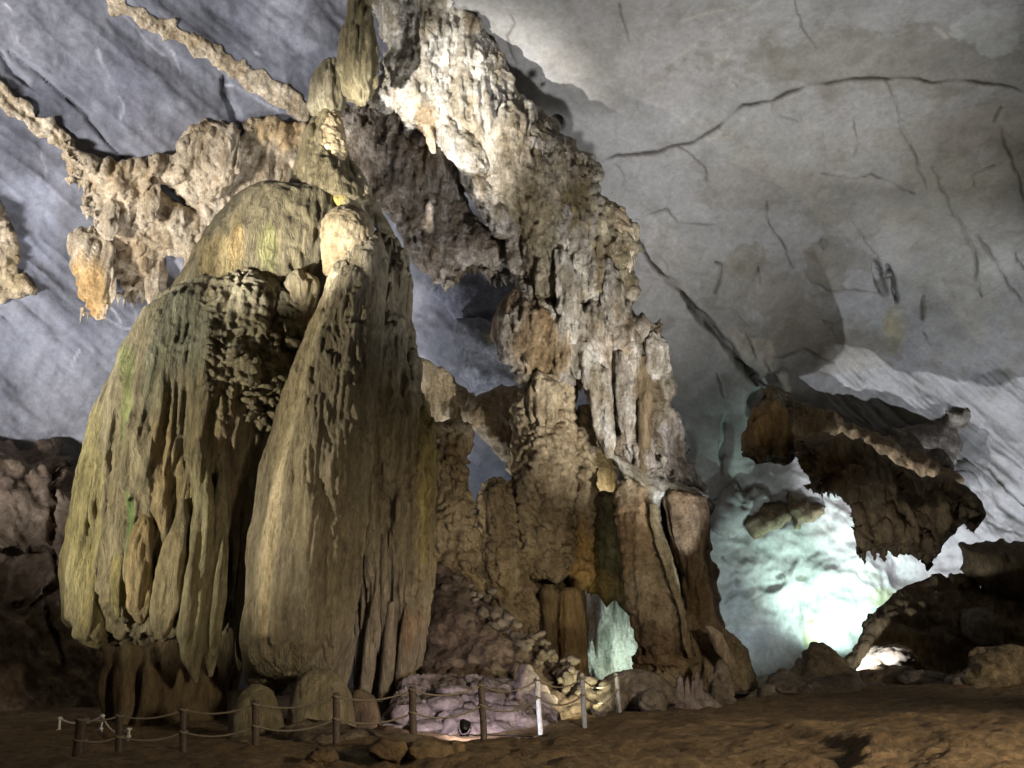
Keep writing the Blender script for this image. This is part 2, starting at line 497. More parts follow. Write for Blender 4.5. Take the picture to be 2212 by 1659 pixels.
# ------------------------------------------------------------------ materials
def rock(name, c1, c2, c3=None, fh=0.6, fz=0.25, spots=0.25, rough_=0.75, bump=0.8, grain=9.0, streak=None, vein=None, spec=0.35, mottle=.38):
    m = bpy.data.materials.new(name); m.use_nodes = True
    nt = m.node_tree; N = nt.nodes; L = nt.links
    b = N['Principled BSDF']
    tc = N.new('ShaderNodeTexCoord')
    geo = N.new('ShaderNodeNewGeometry')
    mp = N.new('ShaderNodeMapping'); mp.inputs['Scale'].default_value = (1, 1, fz)
    L.new(geo.outputs['Position'], mp.inputs['Vector'])
    n1 = N.new('ShaderNodeTexNoise'); n1.inputs['Scale'].default_value = fh; n1.inputs['Detail'].default_value = 7; n1.inputs['Roughness'].default_value = 0.62
    L.new(mp.outputs[0], n1.inputs['Vector'])
    r1 = N.new('ShaderNodeValToRGB')
    r1.color_ramp.elements[0].position = 0.36; r1.color_ramp.elements[0].color = (*c1, 1)
    r1.color_ramp.elements[1].position = 0.64; r1.color_ramp.elements[1].color = (*c2, 1)
    L.new(n1.outputs[0], r1.inputs[0])
    col = r1.outputs[0]
    if c3 is not None:
        n2 = N.new('ShaderNodeTexNoise'); n2.inputs['Scale'].default_value = fh * 2.7; n2.inputs['Detail'].default_value = 9; n2.inputs['Roughness'].default_value = 0.7
        n2.inputs['Distortion'].default_value = 0.6
        if streak:
            mp2 = N.new('ShaderNodeMapping'); mp2.inputs['Scale'].default_value = (1, 1, streak)
            L.new(geo.outputs['Position'], mp2.inputs['Vector']); L.new(mp2.outputs[0], n2.inputs['Vector'])
        else:
            L.new(geo.outputs['Position'], n2.inputs['Vector'])
        r2 = N.new('ShaderNodeValToRGB')
        r2.color_ramp.elements[0].position = 0.62 - spots; r2.color_ramp.elements[0].color = (0, 0, 0, 1)
        r2.color_ramp.elements[1].position = 0.72; r2.color_ramp.elements[1].color = (1, 1, 1, 1)
        L.new(n2.outputs[0], r2.inputs[0])
        mx = N.new('ShaderNodeMix'); mx.data_type = 'RGBA'
        L.new(r2.outputs[0], mx.inputs['Factor']); L.new(col, mx.inputs['A']); mx.inputs['B'].default_value = (*c3, 1)
        col = mx.outputs['Result']
    if vein is not None:
        # thin calcite veins that cross the limestone
        wv = N.new('ShaderNodeTexVoronoi'); wv.feature = 'DISTANCE_TO_EDGE'; wv.inputs['Scale'].default_value = vein[3]
        nd = N.new('ShaderNodeTexNoise'); nd.inputs['Scale'].default_value = 0.5; nd.inputs['Detail'].default_value = 5
        L.new(geo.outputs['Position'], nd.inputs['Vector'])
        vm = N.new('ShaderNodeVectorMath'); vm.operation = 'MULTIPLY_ADD'
        L.new(nd.outputs['Color'], vm.inputs[0]); vm.inputs[1].default_value = (2.5, 2.5, 2.5)
        L.new(geo.outputs['Position'], vm.inputs[2]); L.new(vm.outputs[0], wv.inputs['Vector'])
        rv = N.new('ShaderNodeValToRGB')
        rv.color_ramp.elements[0].position = 0.0; rv.color_ramp.elements[0].color = (1, 1, 1, 1)
        rv.color_ramp.elements[1].position = 0.012; rv.color_ramp.elements[1].color = (0, 0, 0, 1)
        L.new(wv.outputs['Distance'], rv.inputs[0])
        nm = N.new('ShaderNodeTexNoise'); nm.inputs['Scale'].default_value = 0.35
        L.new(geo.outputs['Position'], nm.inputs['Vector'])
        rm = N.new('ShaderNodeValToRGB'); rm.color_ramp.elements[0].position = 0.52; rm.color_ramp.elements[1].position = 0.64
        L.new(nm.outputs[0], rm.inputs[0])
        mu = N.new('ShaderNodeMath'); mu.operation = 'MULTIPLY'
        L.new(rv.outputs[0], mu.inputs[0]); L.new(rm.outputs[0], mu.inputs[1])
        mx3 = N.new('ShaderNodeMix'); mx3.data_type = 'RGBA'
        L.new(mu.outputs[0], mx3.inputs['Factor']); L.new(col, mx3.inputs['A']); mx3.inputs['B'].default_value = (*vein[:3], 1)
        col = mx3.outputs['Result']
    # fine grain
    ng = N.new('ShaderNodeTexNoise'); ng.inputs['Scale'].default_value = grain; ng.inputs['Detail'].default_value = 8; ng.inputs['Roughness'].default_value = 0.7
    mpg = N.new('ShaderNodeMapping'); mpg.inputs['Scale'].default_value = (1, 1, .38 if streak and streak < .3 else 1)
    L.new(geo.outputs['Position'], mpg.inputs['Vector']); L.new(mpg.outputs[0], ng.inputs['Vector'])
    rg = N.new('ShaderNodeMapRange'); rg.inputs[1].default_value = 0.34; rg.inputs[2].default_value = 0.66; rg.inputs[3].default_value = 1 - .32 * min(1, mottle * 3); rg.inputs[4].default_value = 1 + .28 * min(1, mottle * 3)
    L.new(ng.outputs[0], rg.inputs[0])
    mpm = N.new('ShaderNodeMapping'); mpm.inputs['Scale'].default_value = (1, 1, max(fz, .3))
    L.new(geo.outputs['Position'], mpm.inputs['Vector'])
    nm_ = N.new('ShaderNodeTexNoise'); nm_.inputs['Scale'].default_value = grain * .3; nm_.inputs['Detail'].default_value = 10; nm_.inputs['Roughness'].default_value = 0.72; nm_.inputs['Distortion'].default_value = .4
    L.new(mpm.outputs[0], nm_.inputs['Vector'])
    rmm = N.new('ShaderNodeMapRange'); rmm.inputs[1].default_value = 0.33; rmm.inputs[2].default_value = 0.67; rmm.inputs[3].default_value = 1 - mottle; rmm.inputs[4].default_value = 1 + mottle * .8
    L.new(nm_.outputs[0], rmm.inputs[0])
    mm = N.new('ShaderNodeMath'); mm.operation = 'MULTIPLY'
    L.new(rg.outputs[0], mm.inputs[0]); L.new(rmm.outputs[0], mm.inputs[1])
    hh = N.new('ShaderNodeMath'); hh.operation = 'MULTIPLY_ADD'; hh.inputs[1].default_value = 2.2
    L.new(nm_.outputs[0], hh.inputs[0]); L.new(ng.outputs[0], hh.inputs[2])
    at_ = N.new('ShaderNodeVertexColor'); at_.layer_name = 'tint'
    m1 = N.new('ShaderNodeVectorMath'); m1.operation = 'MULTIPLY'
    L.new(col, m1.inputs[0]); L.new(at_.outputs['Color'], m1.inputs[1])
    m2 = N.new('ShaderNodeVectorMath'); m2.operation = 'SCALE'
    L.new(m1.outputs[0], m2.inputs[0]); L.new(mm.outputs[0], m2.inputs['Scale'])
    L.new(m2.outputs[0], b.inputs['Base Color'])
    rr = N.new('ShaderNodeMapRange'); rr.inputs[3].default_value = rough_ - 0.15; rr.inputs[4].default_value = rough_ + 0.15
    L.new(n1.outputs[0], rr.inputs[0]); L.new(rr.outputs[0], b.inputs['Roughness'])
    b.inputs['Specular IOR Level'].default_value = spec
    bp = N.new('ShaderNodeBump'); bp.inputs['Strength'].default_value = bump; bp.inputs['Distance'].default_value = 0.16 if mottle > .2 else 0.06
    L.new(hh.outputs[0], bp.inputs['Height']); L.new(bp.outputs[0], b.inputs['Normal'])
    return m


def plain(name, c, rough_=0.6, metal=0.0, var=0.3, scale=14):
    m = bpy.data.materials.new(name); m.use_nodes = True
    nt = m.node_tree; N = nt.nodes; L = nt.links; b = N['Principled BSDF']
    n = N.new('ShaderNodeTexNoise'); n.inputs['Scale'].default_value = scale; n.inputs['Detail'].default_value = 6
    tc = N.new('ShaderNodeTexCoord'); L.new(tc.outputs['Object'], n.inputs['Vector'])
    r = N.new('ShaderNodeValToRGB')
    r.color_ramp.elements[0].position = 0.3; r.color_ramp.elements[1].position = 0.7
    r.color_ramp.elements[0].color = (*[x * (1 - var) for x in c], 1); r.color_ramp.elements[1].color = (*[x * (1 + var) for x in c], 1)
    L.new(n.outputs[0], r.inputs[0]); L.new(r.outputs[0], b.inputs['Base Color'])
    b.inputs['Roughness'].default_value = rough_; b.inputs['Metallic'].default_value = metal
    bp = N.new('ShaderNodeBump'); bp.inputs['Strength'].default_value = 0.3; bp.inputs['Distance'].default_value = 0.01
    L.new(n.outputs[0], bp.inputs['Height']); L.new(bp.outputs[0], b.inputs['Normal'])
    return m


M = {}
M['ceil_l'] = rock('grey_limestone', (.185, .195, .235), (.29, .295, .335), (.14, .145, .17), 0.35, 0.5, 0.16, 0.7, 0.25, 6.0, mottle=.14)
M['ceil_r'] = rock('pale_limestone', (.235, .23, .215), (.315, .305, .29), (.20, .185, .16), 0.22, 0.6, 0.14, 0.72, 0.22, 5.0, mottle=.14)
M['wall_dark'] = rock('brown_limestone', (.14, .10, .07), (.22, .17, .125), (.10, .07, .048), 0.5, 0.7, 0.15, 0.8, 0.5, 5.0)
M['dome'] = rock('olive_flowstone', (.26, .22, .125), (.43, .375, .245), (.16, .13, .065), 0.9, 0.12, 0.19, 0.58, 0.9, 10.0, streak=0.15, spec=.5)
M['cone'] = rock('tan_flowstone', (.27, .225, .14), (.42, .365, .255), (.17, .135, .075), 1.0, 0.1, 0.17, 0.58, 0.9, 11.0, streak=0.1, spec=.5)
M['tan'] = rock('cream_calcite', (.48, .38, .245), (.72, .62, .47), (.30, .20, .10), 1.1, 0.25, 0.14, 0.72, 0.6, 9.0, streak=0.35)
M['white'] = rock('white_calcite', (.34, .29, .21), (.72, .69, .63), (.19, .145, .08), 1.0, 0.45, 0.17, 0.6, 0.9, 7.0, streak=0.4)
M['ridge'] = rock('mottled_calcite', (.22, .175, .11), (.56, .52, .46), (.12, .085, .045), 1.5, 0.4, 0.19, 0.7, 1.0, 8.0, streak=0.35)
M['column'] = rock('buff_calcite', (.28, .215, .13), (.46, .38, .255), (.16, .11, .055), 1.1, 0.5, 0.14, 0.75, 0.7, 9.0)
M['bluegrey'] = rock('blue_limestone', (.13, .14, .165), (.23, .24, .275), (.11, .11, .125), 0.5, 0.8, 0.15, 0.7, 0.3, 6.0)
M['brown'] = rock('brown_flowstone', (.12, .085, .045), (.20, .15, .085), (.08, .055, .03), 0.9, 0.2, 0.14, 0.75, 0.6, 9.0, streak=0.15)
M['mud'] = rock('brown_mud', (.13, .085, .042), (.20, .14, .075), (.09, .06, .03), 0.7, 1.0, 0.12, 0.85, 0.6, 7.0)
M['stone'] = rock('grey_brown_stone', (.16, .135, .105), (.27, .235, .195), (.12, .09, .06), 1.2, 1.0, 0.14, 0.8, 0.7, 8.0)
M['mound'] = rock('pinkish_flowstone', (.21, .175, .17), (.33, .285, .28), (.14, .11, .10), 0.9, 0.8, 0.14, 0.7, 0.6, 8.0)
M['wood'] = plain('dark_wood', (.075, .055, .045), 0.7, 0.0, 0.4, 20)
M['lit_post'] = plain('pale_lit_wood', (.6, .6, .64), 0.6, 0.0, 0.25, 20)  # post wood with the lamp light put into a pale colour
M['rope'] = plain('grey_rope', (.19, .16, .12), 0.9, 0.0, 0.3, 60)
M['lit_post_dim'] = plain('dim_lit_wood', (.26, .26, .29), 0.6, 0.0, 0.3, 20)  # post wood again, a dimmer light put into its colour
M['ropewhite'] = plain('white_rope', (.72, .70, .66), 0.9, 0.0, 0.15, 60)
M['metal'] = plain('black_lamp_metal', (.02, .02, .022), 0.5, 0.6, 0.3, 20)

# ------------------------------------------------------------------ the setting: cave walls, ceiling, floor
def C1(*q): return [(0.4 * x, 0.4 * y) for x, y in q]
def C2(*q): return [(619.4 + .4 * x, .4 * y) for x, y in q]
def C3(*q): return [(1327.2 + .4 * x, .4 * y) for x, y in q]
def C6(*q): return [(1415.7 + .36 * x, 663.6 + .36 * y) for x, y in q]


def cracks(lines, depth):
    """recessed fissures cut into the rock surface: (polyline, half width, relative depth)"""
    def g(p, a, b):
        out = np.zeros(a.shape)
        wob = 7.0 * fbm(p, .9, 4, 1, 31, .55)
        wid = 0.75 + 0.9 * np.clip(perlin(p[..., 0] * .9, p[..., 1] * .9, p[..., 2] * .9, 12) + .25, 0, 1)
        for ln, w, k in lines:
            xs = [q[0] for q in ln]; ys = [q[1] for q in ln]
            m = (a > min(xs) - 30) & (a < max(xs) + 30) & (b > min(ys) - 30) & (b < max(ys) + 30)
            if not m.any(): continue
            d, qx, qy = seg_dist(a[m] + wob[m], b[m] - wob[m], ln, False)
            # fissures thin out towards both ends
            L = math.hypot(xs[-1] - xs[0], ys[-1] - ys[0]) + 1
            e = np.minimum(np.hypot(qx - xs[0], qy - ys[0]), np.hypot(qx - xs[-1], qy - ys[-1])) / L
            ww = w * wid[m] * (0.45 + 0.55 * np.clip(e * 6, 0, 1))
            out[m] = np.minimum(out[m], -depth * k * np.exp(-(d / ww) ** 4))
        return out
    return g


def dents(lst):
    def g(p, a, b):
        out = np.zeros(a.shape)
        w = 0.25 * fbm(p, 0.8, 3, 1, 63)
        for cx, cy, rx, ry, ang, dep in lst:
            c, s = math.cos(ang), math.sin(ang)
            x = (a - cx) * c + (b - cy) * s; y = -(a - cx) * s + (b - cy) * c
            r = np.sqrt((x / rx) ** 2 + (y / ry) ** 2) + w
            m = np.clip((1.2 - r) / 0.7, 0, 1)
            out -= dep * m * m * (3 - 2 * m)
        return out
    return g


def axis(a, b, fine, lo, hi, coarse=40):
    return np.concatenate([np.arange(a, lo, coarse), np.arange(lo, hi, fine), np.arange(hi, b + coarse, coarse)])


# left half: one tilted bedding face that runs up and over as the ceiling
def y_left(x, y):
    return np.clip(23.5 + 0.0095 * x + 0.0085 * y, 10, 42.5) + 0.00000001 * x


def strata(p, a, b):
    # parallel ribs of the bedding, running down to the right
    t = (b - 0.80 * a) / 1.28
    s = (a + 0.80 * b) / 1.28
    q = np.stack([t * 0.02, s * 0.0022, np.zeros_like(t)], -1)
    q2 = np.stack([t * 0.006, s * 0.0012, np.full_like(t, 3.3)], -1)
    m = np.clip((1150 - b) / 200, 0, 1)
    return (0.13 * fbm(q, 1, 4, 1, 3, .55, 'r') + 0.45 * fbm(q2, 1, 2, 1, 8)) * m


lx = axis(-520, 1330, 5, -30, 1150)
LCR = [(C1((60, 290), (250, 440), (460, 620), (560, 740), (660, 850)), 4, 1), (C1((1205, 420), (1225, 520), (1255, 600), (1285, 690)), 9, 1.6),
       (C1((0, 270), (100, 400), (180, 470)), 4, .8), (C1((850, 80), (1000, 200), (1200, 330)), 3, .6), (C1((0, 500), (130, 610), (290, 720), (420, 850)), 5, 1)]
LVEIN = [(C1((520, 270), (545, 330), (590, 410), (630, 520), (660, 570), (655, 640)), 3.2), (C1((340, 110), (405, 155)), 5), (C1((650, 90), (720, 140), (800, 220), (880, 300)), 2), (C1((110, 185), (95, 240)), 4), (C1((40, 400), (60, 470), (95, 515)), 5),
         (C1((920, 270), (945, 330), (980, 400)), 2), (C1((1225, 462), (1280, 470), (1350, 520), (1500, 600), (1640, 660)), 2.4), (C1((230, 800), (260, 900), (265, 970)), 3), (C1((450, 700), (500, 790)), 4), (C1((740, 650), (765, 700)), 3), (C1((20, 20), (60, 75)), 4), (C1((1370, 295), (1390, 305)), 4),
         ([(170, 755), (150, 800), (120, 840), (112, 860)], 3), ([(230, 690), (260, 705), (310, 720)], 3), ([(236, 655), (255, 680), (262, 700)], 3), ([(285, 655), (300, 690), (316, 720)], 4), ([(900, 690), (960, 706), (1010, 722)], 2), ([(900, 765), (960, 800)], 1.6)]
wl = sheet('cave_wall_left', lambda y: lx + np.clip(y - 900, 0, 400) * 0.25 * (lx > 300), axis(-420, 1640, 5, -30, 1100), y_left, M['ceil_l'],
           [strata, rough(0.7, 0.16, 3, 1, 4), rough(.10, .5, 4, 1, 6), rough(0.06, 1.2, 3, 1, 5, 'r'), cracks(LCR, 0.14)],
           tl=[(120, 240, 150, 60, (.72, .72, .74), .8), (270, 190, 60, 90, (1.25, 1.22, 1.25), .7), (60, 480, 60, 120, (1.2, 1.25, 1.35), .6), (60, 330, 90, 50, (.7, .7, .72), .7, .3), (560, 130, 130, 40, (.8, .8, .82), .5), (640, 190, 50, 30, (.7, .7, .72), .5)]
           + [('line', ln, max(3.2, w * .8), (.25, .24, .24), .9) for ln, w, k in LCR] + [('line', ln, max(w, 2.8), (2.1, 2.05, 2.0), .85) for ln, w in LVEIN])  # crack shade painted as dark lines over shallow grooves; pale lines are veins
structure(wl)


def wall_y(x, y):
    """true depth of the left wall's finished surface"""
    X, Yp, P = SHEET['cave_wall_left']
    ys = Yp[:, 0]; xs = X[0]
    i = np.clip(np.searchsorted(ys, y) - 1, 0, len(ys) - 2); j = np.clip(np.searchsorted(xs, x) - 1, 0, len(xs) - 2)
    fy = np.clip((y - ys[i]) / (ys[i + 1] - ys[i]), 0, 1); fx = np.clip((x - xs[j]) / (xs[j + 1] - xs[j]), 0, 1)
    Z = P[..., 1]
    return (Z[i, j] * (1 - fx) + Z[i, j + 1] * fx) * (1 - fy) + (Z[i + 1, j] * (1 - fx) + Z[i + 1, j + 1] * fx) * fy




# right half: smooth arching ceiling that turns down into the far wall
MAINC = C3((-70, 880), (20, 842), (240, 825), (290, 798), (430, 772), (560, 690), (690, 570), (860, 545), (940, 500), (1060, 460), (1240, 435), (1440, 430), (1640, 430), (1720, 452), (1900, 440), (2100, 465), (2212, 510), (2500, 560), (3400, 700))
RCR = [(MAINC, 4.0, .5),
       (C3((850, 545), (860, 610), (930, 635), (1000, 660)), 3, .8), (C3((350, 800), (420, 840), (490, 920), (495, 975)), 3, .8),
       (C3((0, 890), (60, 960), (40, 1010)), 2.6, .6),
       (C3((1470, 440), (1510, 540), (1590, 760), (1630, 860), (1690, 1020)), 3.2, .9),
       (C3((1720, 910), (1770, 1010), (1830, 1140), (1890, 1240), (1940, 1340), (1960, 1500), (1990, 1600)), 4, 1),
       (C3((1950, 1240), (2060, 1400), (2150, 1570), (2210, 1640)), 3.6, .9), (C3((2100, 690), (2110, 790), (2180, 940), (2212, 1080), (2230, 1180)), 3.6, .9),
       (C3((2090, 580), (2055, 650)), 3, .7), (C3((1940, 1000), (1945, 950), (2050, 900)), 3, .7),
       (C3((825, 1100), (840, 1220), (930, 1340), (975, 1470)), 3.2, .8), (C3((1300, 1200), (1360, 1310), (1420, 1400)), 3, .8),
       (C3((1470, 1420), (1500, 1510), (1530, 1640)), 7, 4), (C3((1125, 1305), (1130, 1360)), 5, 1), (C3((785, 1440), (800, 1540)), 4, .9),
       (C3((1060, 1530), (1180, 1580), (1300, 1560), (1440, 1590)), 2.6, .6), (C3((545, 1405), (582, 1420), (572, 1490), (540, 1580)), 5, 1),
       (C3((1110, 940), (1230, 965), (1310, 970), (1390, 945), (1620, 1055)), 2.6, .5), (C3((120, 1190), (290, 1135), (340, 1210), (420, 1215), (530, 1215)), 2.4, .5),
       (C3((60, 1170), (160, 1370), (240, 1480), (330, 1560), (430, 1650)), 5.5, 1.3),
       (C6((160, -60), (220, 0), (320, 110), (450, 230), (500, 320), (600, 440), (650, 490)), 8, 6.0), (C6((450, 0), (540, 110), (600, 290)), 4, 1),
       (C6((650, 300), (690, 410)), 4, .9), (C6((660, 290), (760, 290), (900, 255), (1080, 340)), 3, .7), (C6((1020, 90), (1110, 180)), 3.4, .7),
       (C6((1610, -60), (1600, 75)), 6, 1.2), (C6((1610, 150), (1650, 230)), 3, .7), (C6((360, 390), (400, 540)), 3, .7),
       (C6((1990, 960), (2080, 1060), (2212, 1180)), 5, .8), (C6((1980, 1280), (2100, 1330), (2212, 1370)), 3, .7), (C6((1560, 780), (1700, 870), (1800, 930)), 4, .7),
       (C2((1140, 10), (1200, 70), (1230, 130), (1190, 200), (1200, 260), (1240, 340), (1240, 420)), 2.6, .6), (C2((1800, 20), (1850, 240)), 2.2, .4),
       (C3((970, 0), (1010, 150), (1060, 240), (1090, 290)), 2.2, .4), (C3((1290, 620), (1290, 700), (1320, 780), (1295, 850)), 2.2, .4),
       (C2((2000, 1380), (2060, 1450)), 3, .6), (C3((1780, 1500), (1840, 1620)), 3, .6), (C3((2165, 1360), (2180, 1400), (2212, 1460)), 3, .6)]


def y_right(x, y):
    t = np.array([-420, 0, 200, 400, 600, 800, 1000, 1200, 1700])
    d = np.array([17.0, 25.5, 29.5, 33.5, 38.0, 42.0, 44.5, 45.5, 46.0])
    v = np.interp(y, t, d)
    v = v + 0.0022 * (1300 - x) * np.clip(1 - y / 900, 0, 1) - 0.000004 * np.clip(x - 1900, 0, 900) ** 2 * np.clip(y / 900, 0, 1) * 4
    # the ceiling bed above the long arched fissure hangs lower than the rock beneath it
    mc = np.array(MAINC)
    yc = np.interp(x, mc[:, 0], mc[:, 1])
    s = np.clip((y - yc + 4) / 24, 0, 1); s = s * s * (3 - 2 * s)
    return v + 0.0 * s * np.clip((x - 1280) / 120, 0, 1) * np.clip(1.6 - (y - yc) / 500, 0.2, 1)


def scallops(p, a, b):
    # broad hollows left by flowing water, stronger low on the wall
    m = np.clip((b - 250) / 500, 0.15, 1)
    return m * (0.8 * fbm(p, 0.13, 2, 1.2, 22, .5, 'b') + 0.22 * fbm(p, 0.45, 3, 1, 23, .55)) + 0.05 * fbm(p, 1.5, 3, 1.0, 24) + np.clip((b - 930) / 150, 0, 1) * (0.55 * fbm(p, .35, 3, 1, 26, .5, 'r') + 0.10 * fbm(p, 1.1, 4, 1, 27, .6))


def wall_striae(p, a, b):
    # slanting grooves on the lower right of the wall
    m = np.clip((a - 1740) / 120, 0, 1) * np.clip((b - 700) / 120, 0, 1) * np.clip((1230 - b) / 100, 0, 1)
    t = (b - .85 * a) / 1.3; u = (a + .85 * b) / 1.3
    q = np.stack([t * .022, u * .003, np.full_like(t, .5)], -1)
    return m * (0.34 * fbm(q, 1, 4, 1, 2001, .6, 'r') + 0.8 * fbm(np.stack([t * .006, u * .004, np.full_like(t, 4.5)], -1), 1, 3, 1, 2003, .5))


def xl_right(y):
    return float(np.interp(y, [-420, 0, 330, 620, 900, 1100, 1700], [900, 960, 1130, 1215, 1300, 1340, 1370]))


u_r = axis(0, 2800, 3.6, 40, 1290, 60); u_r = u_r / u_r[-1]
fine_r = np.concatenate([np.linspace(0, 1, 372)[:-1] * 0.0, []])


def xs_right(y):
    a = xl_right(y)
    return np.concatenate([np.linspace(a, 2240, 330, endpoint=False), np.linspace(2240, 3000, 24)])


RVEIN = [(C3((800, 0), (700, 60), (560, 140), (480, 200), (440, 250), (300, 340)), 2.2), (C3((360, 120), (460, 85), (560, 60), (730, 20)), 2), (C3((540, 350), (590, 320), (640, 280)), 2), (C3((180, 490), (280, 420)), 2), (C3((1740, 150), (1760, 165), (1790, 205)), 6), (C3((480, 760), (620, 740), (700, 640)), 1.6)]
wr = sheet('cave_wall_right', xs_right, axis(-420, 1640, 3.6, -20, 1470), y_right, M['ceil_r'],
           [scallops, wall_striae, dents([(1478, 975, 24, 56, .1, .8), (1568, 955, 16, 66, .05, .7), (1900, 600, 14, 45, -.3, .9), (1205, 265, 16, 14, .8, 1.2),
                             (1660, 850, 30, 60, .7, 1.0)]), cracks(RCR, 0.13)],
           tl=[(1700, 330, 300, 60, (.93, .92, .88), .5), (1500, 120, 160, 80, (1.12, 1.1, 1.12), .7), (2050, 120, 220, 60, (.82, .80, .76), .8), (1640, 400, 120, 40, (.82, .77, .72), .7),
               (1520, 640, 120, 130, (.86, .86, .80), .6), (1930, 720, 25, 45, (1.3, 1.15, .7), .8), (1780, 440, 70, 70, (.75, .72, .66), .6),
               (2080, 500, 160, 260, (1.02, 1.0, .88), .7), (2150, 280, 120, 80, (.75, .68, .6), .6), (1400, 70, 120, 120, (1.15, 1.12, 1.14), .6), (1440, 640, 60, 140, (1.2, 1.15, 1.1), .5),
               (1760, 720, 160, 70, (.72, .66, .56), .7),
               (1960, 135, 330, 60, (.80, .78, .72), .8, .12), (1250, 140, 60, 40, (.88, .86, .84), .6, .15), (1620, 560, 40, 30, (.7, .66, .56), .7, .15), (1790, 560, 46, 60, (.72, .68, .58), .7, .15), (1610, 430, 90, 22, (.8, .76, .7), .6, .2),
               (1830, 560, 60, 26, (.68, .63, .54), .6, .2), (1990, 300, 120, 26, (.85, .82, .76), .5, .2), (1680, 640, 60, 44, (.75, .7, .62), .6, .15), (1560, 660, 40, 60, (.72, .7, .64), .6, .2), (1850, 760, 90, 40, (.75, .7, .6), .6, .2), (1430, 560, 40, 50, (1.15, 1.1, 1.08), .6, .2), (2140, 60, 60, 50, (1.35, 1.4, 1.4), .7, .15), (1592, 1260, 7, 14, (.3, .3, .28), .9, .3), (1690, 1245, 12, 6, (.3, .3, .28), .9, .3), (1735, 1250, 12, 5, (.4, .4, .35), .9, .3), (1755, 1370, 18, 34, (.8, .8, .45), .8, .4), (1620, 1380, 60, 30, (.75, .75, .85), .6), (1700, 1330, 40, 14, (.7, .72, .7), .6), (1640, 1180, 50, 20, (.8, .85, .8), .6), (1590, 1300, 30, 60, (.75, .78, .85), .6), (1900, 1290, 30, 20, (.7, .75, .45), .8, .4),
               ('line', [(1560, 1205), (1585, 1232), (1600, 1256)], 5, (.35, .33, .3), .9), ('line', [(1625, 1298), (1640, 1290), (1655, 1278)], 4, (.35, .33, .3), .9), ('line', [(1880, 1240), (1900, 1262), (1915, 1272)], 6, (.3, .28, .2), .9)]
           + [('line', ln, max(2.8, w * .7), (.25, .22, .19), min(.9, .45 + .11 * w)) for ln, w, k in RCR] + [('line', MAINC[5:], 5.0, (.12, .10, .08), .95), ('line', MAINC[:6], 4.0, (.16, .13, .11), .9), ('line', C6((-10, -110), (90, -20), (160, -60), (220, 0), (320, 110), (450, 230), (500, 320), (600, 440), (650, 490))[3:], 8, (.14, .11, .08), .95), ('line', C3((60, 1170), (160, 1370), (240, 1480), (330, 1560), (430, 1650)), 5.5, (.15, .12, .09), .95)] + [('line', ln, max(w, 2.8), (1.45, 1.4, 1.25), .7) for ln, w in RVEIN])  # dark lines paint the fissures' inner shade; pale lines are veins
structure(wr)


def wall_r(x, y):
    """true depth of the right wall's finished surface"""
    X, Yp, P = SHEET['cave_wall_right']
    ys = Yp[:, 0]
    i = np.clip(np.searchsorted(ys, y), 0, len(ys) - 1)
    a = X[i, 0]
    j = np.clip(np.where(x < 2240, (x - a) / (2240 - a) * 330, 330 + (x - 2240) / 33.0), 0, X.shape[1] - 1).astype(int)
    return P[i, j, 1]



# lower wall at the far side of the left formation
def y_low(x, y):
    return 29.5 + 0.006 * x - 0.0035 * (y - 900)


def edge_low(x):
    return np.interp(x, [-520, -100, 0, 60, 130, 180, 260, 400], [780, 840, 868, 890, 905, 960, 1010, 1040])


def wall_low():
    xs = axis(-520, 460, 5, -20, 360)
    X = np.repeat(xs[None], 150, 0)
    V = np.linspace(0, 1, 150)[:, None] ** 1.0
    top = edge_low(xs)[None] + 24 * perlin(xs * .02, xs * 0, xs * 0 + .5)[None]
    Yp = top + (1720 - top) * V
    d = y_low(X, Yp) + 7.5 * np.clip(1 - (Yp - top) / 170, 0, 1) ** 2
    P = at(X, Yp, d)
    for fn in (rough(0.55, 0.32, 3, .8, 41, 'b'), rough(0.3, 1.2, 4, .7, 43, 'r', .6), cracks([([(185, 960), (120, 1010), (110, 1180), (130, 1260), (150, 1290)], 5, 1), ([(0, 1190), (60, 1185), (110, 1180)], 5, 1),
               ([(100, 1310), (135, 1440)], 5, 1), ([(20, 1310), (80, 1290), (140, 1250)], 5, 1.3)], .5)):
        N = grid_normals(P, False); N = np.where((N[..., 1] > 0)[..., None], -N, N)
        P = P + N * fn(P, X, Yp)[..., None]
    nv, nu = X.shape
    i = np.arange(nv - 1)[:, None] * nu; j = np.arange(nu - 1)[None]
    f = np.stack([i + j, i + nu + j, i + nu + j + 1, i + j + 1], -1).reshape(-1, 4)
    return structure(build('cave_wall_lower', P.reshape(-1, 3), f, M['wall_dark']))


wall_low()

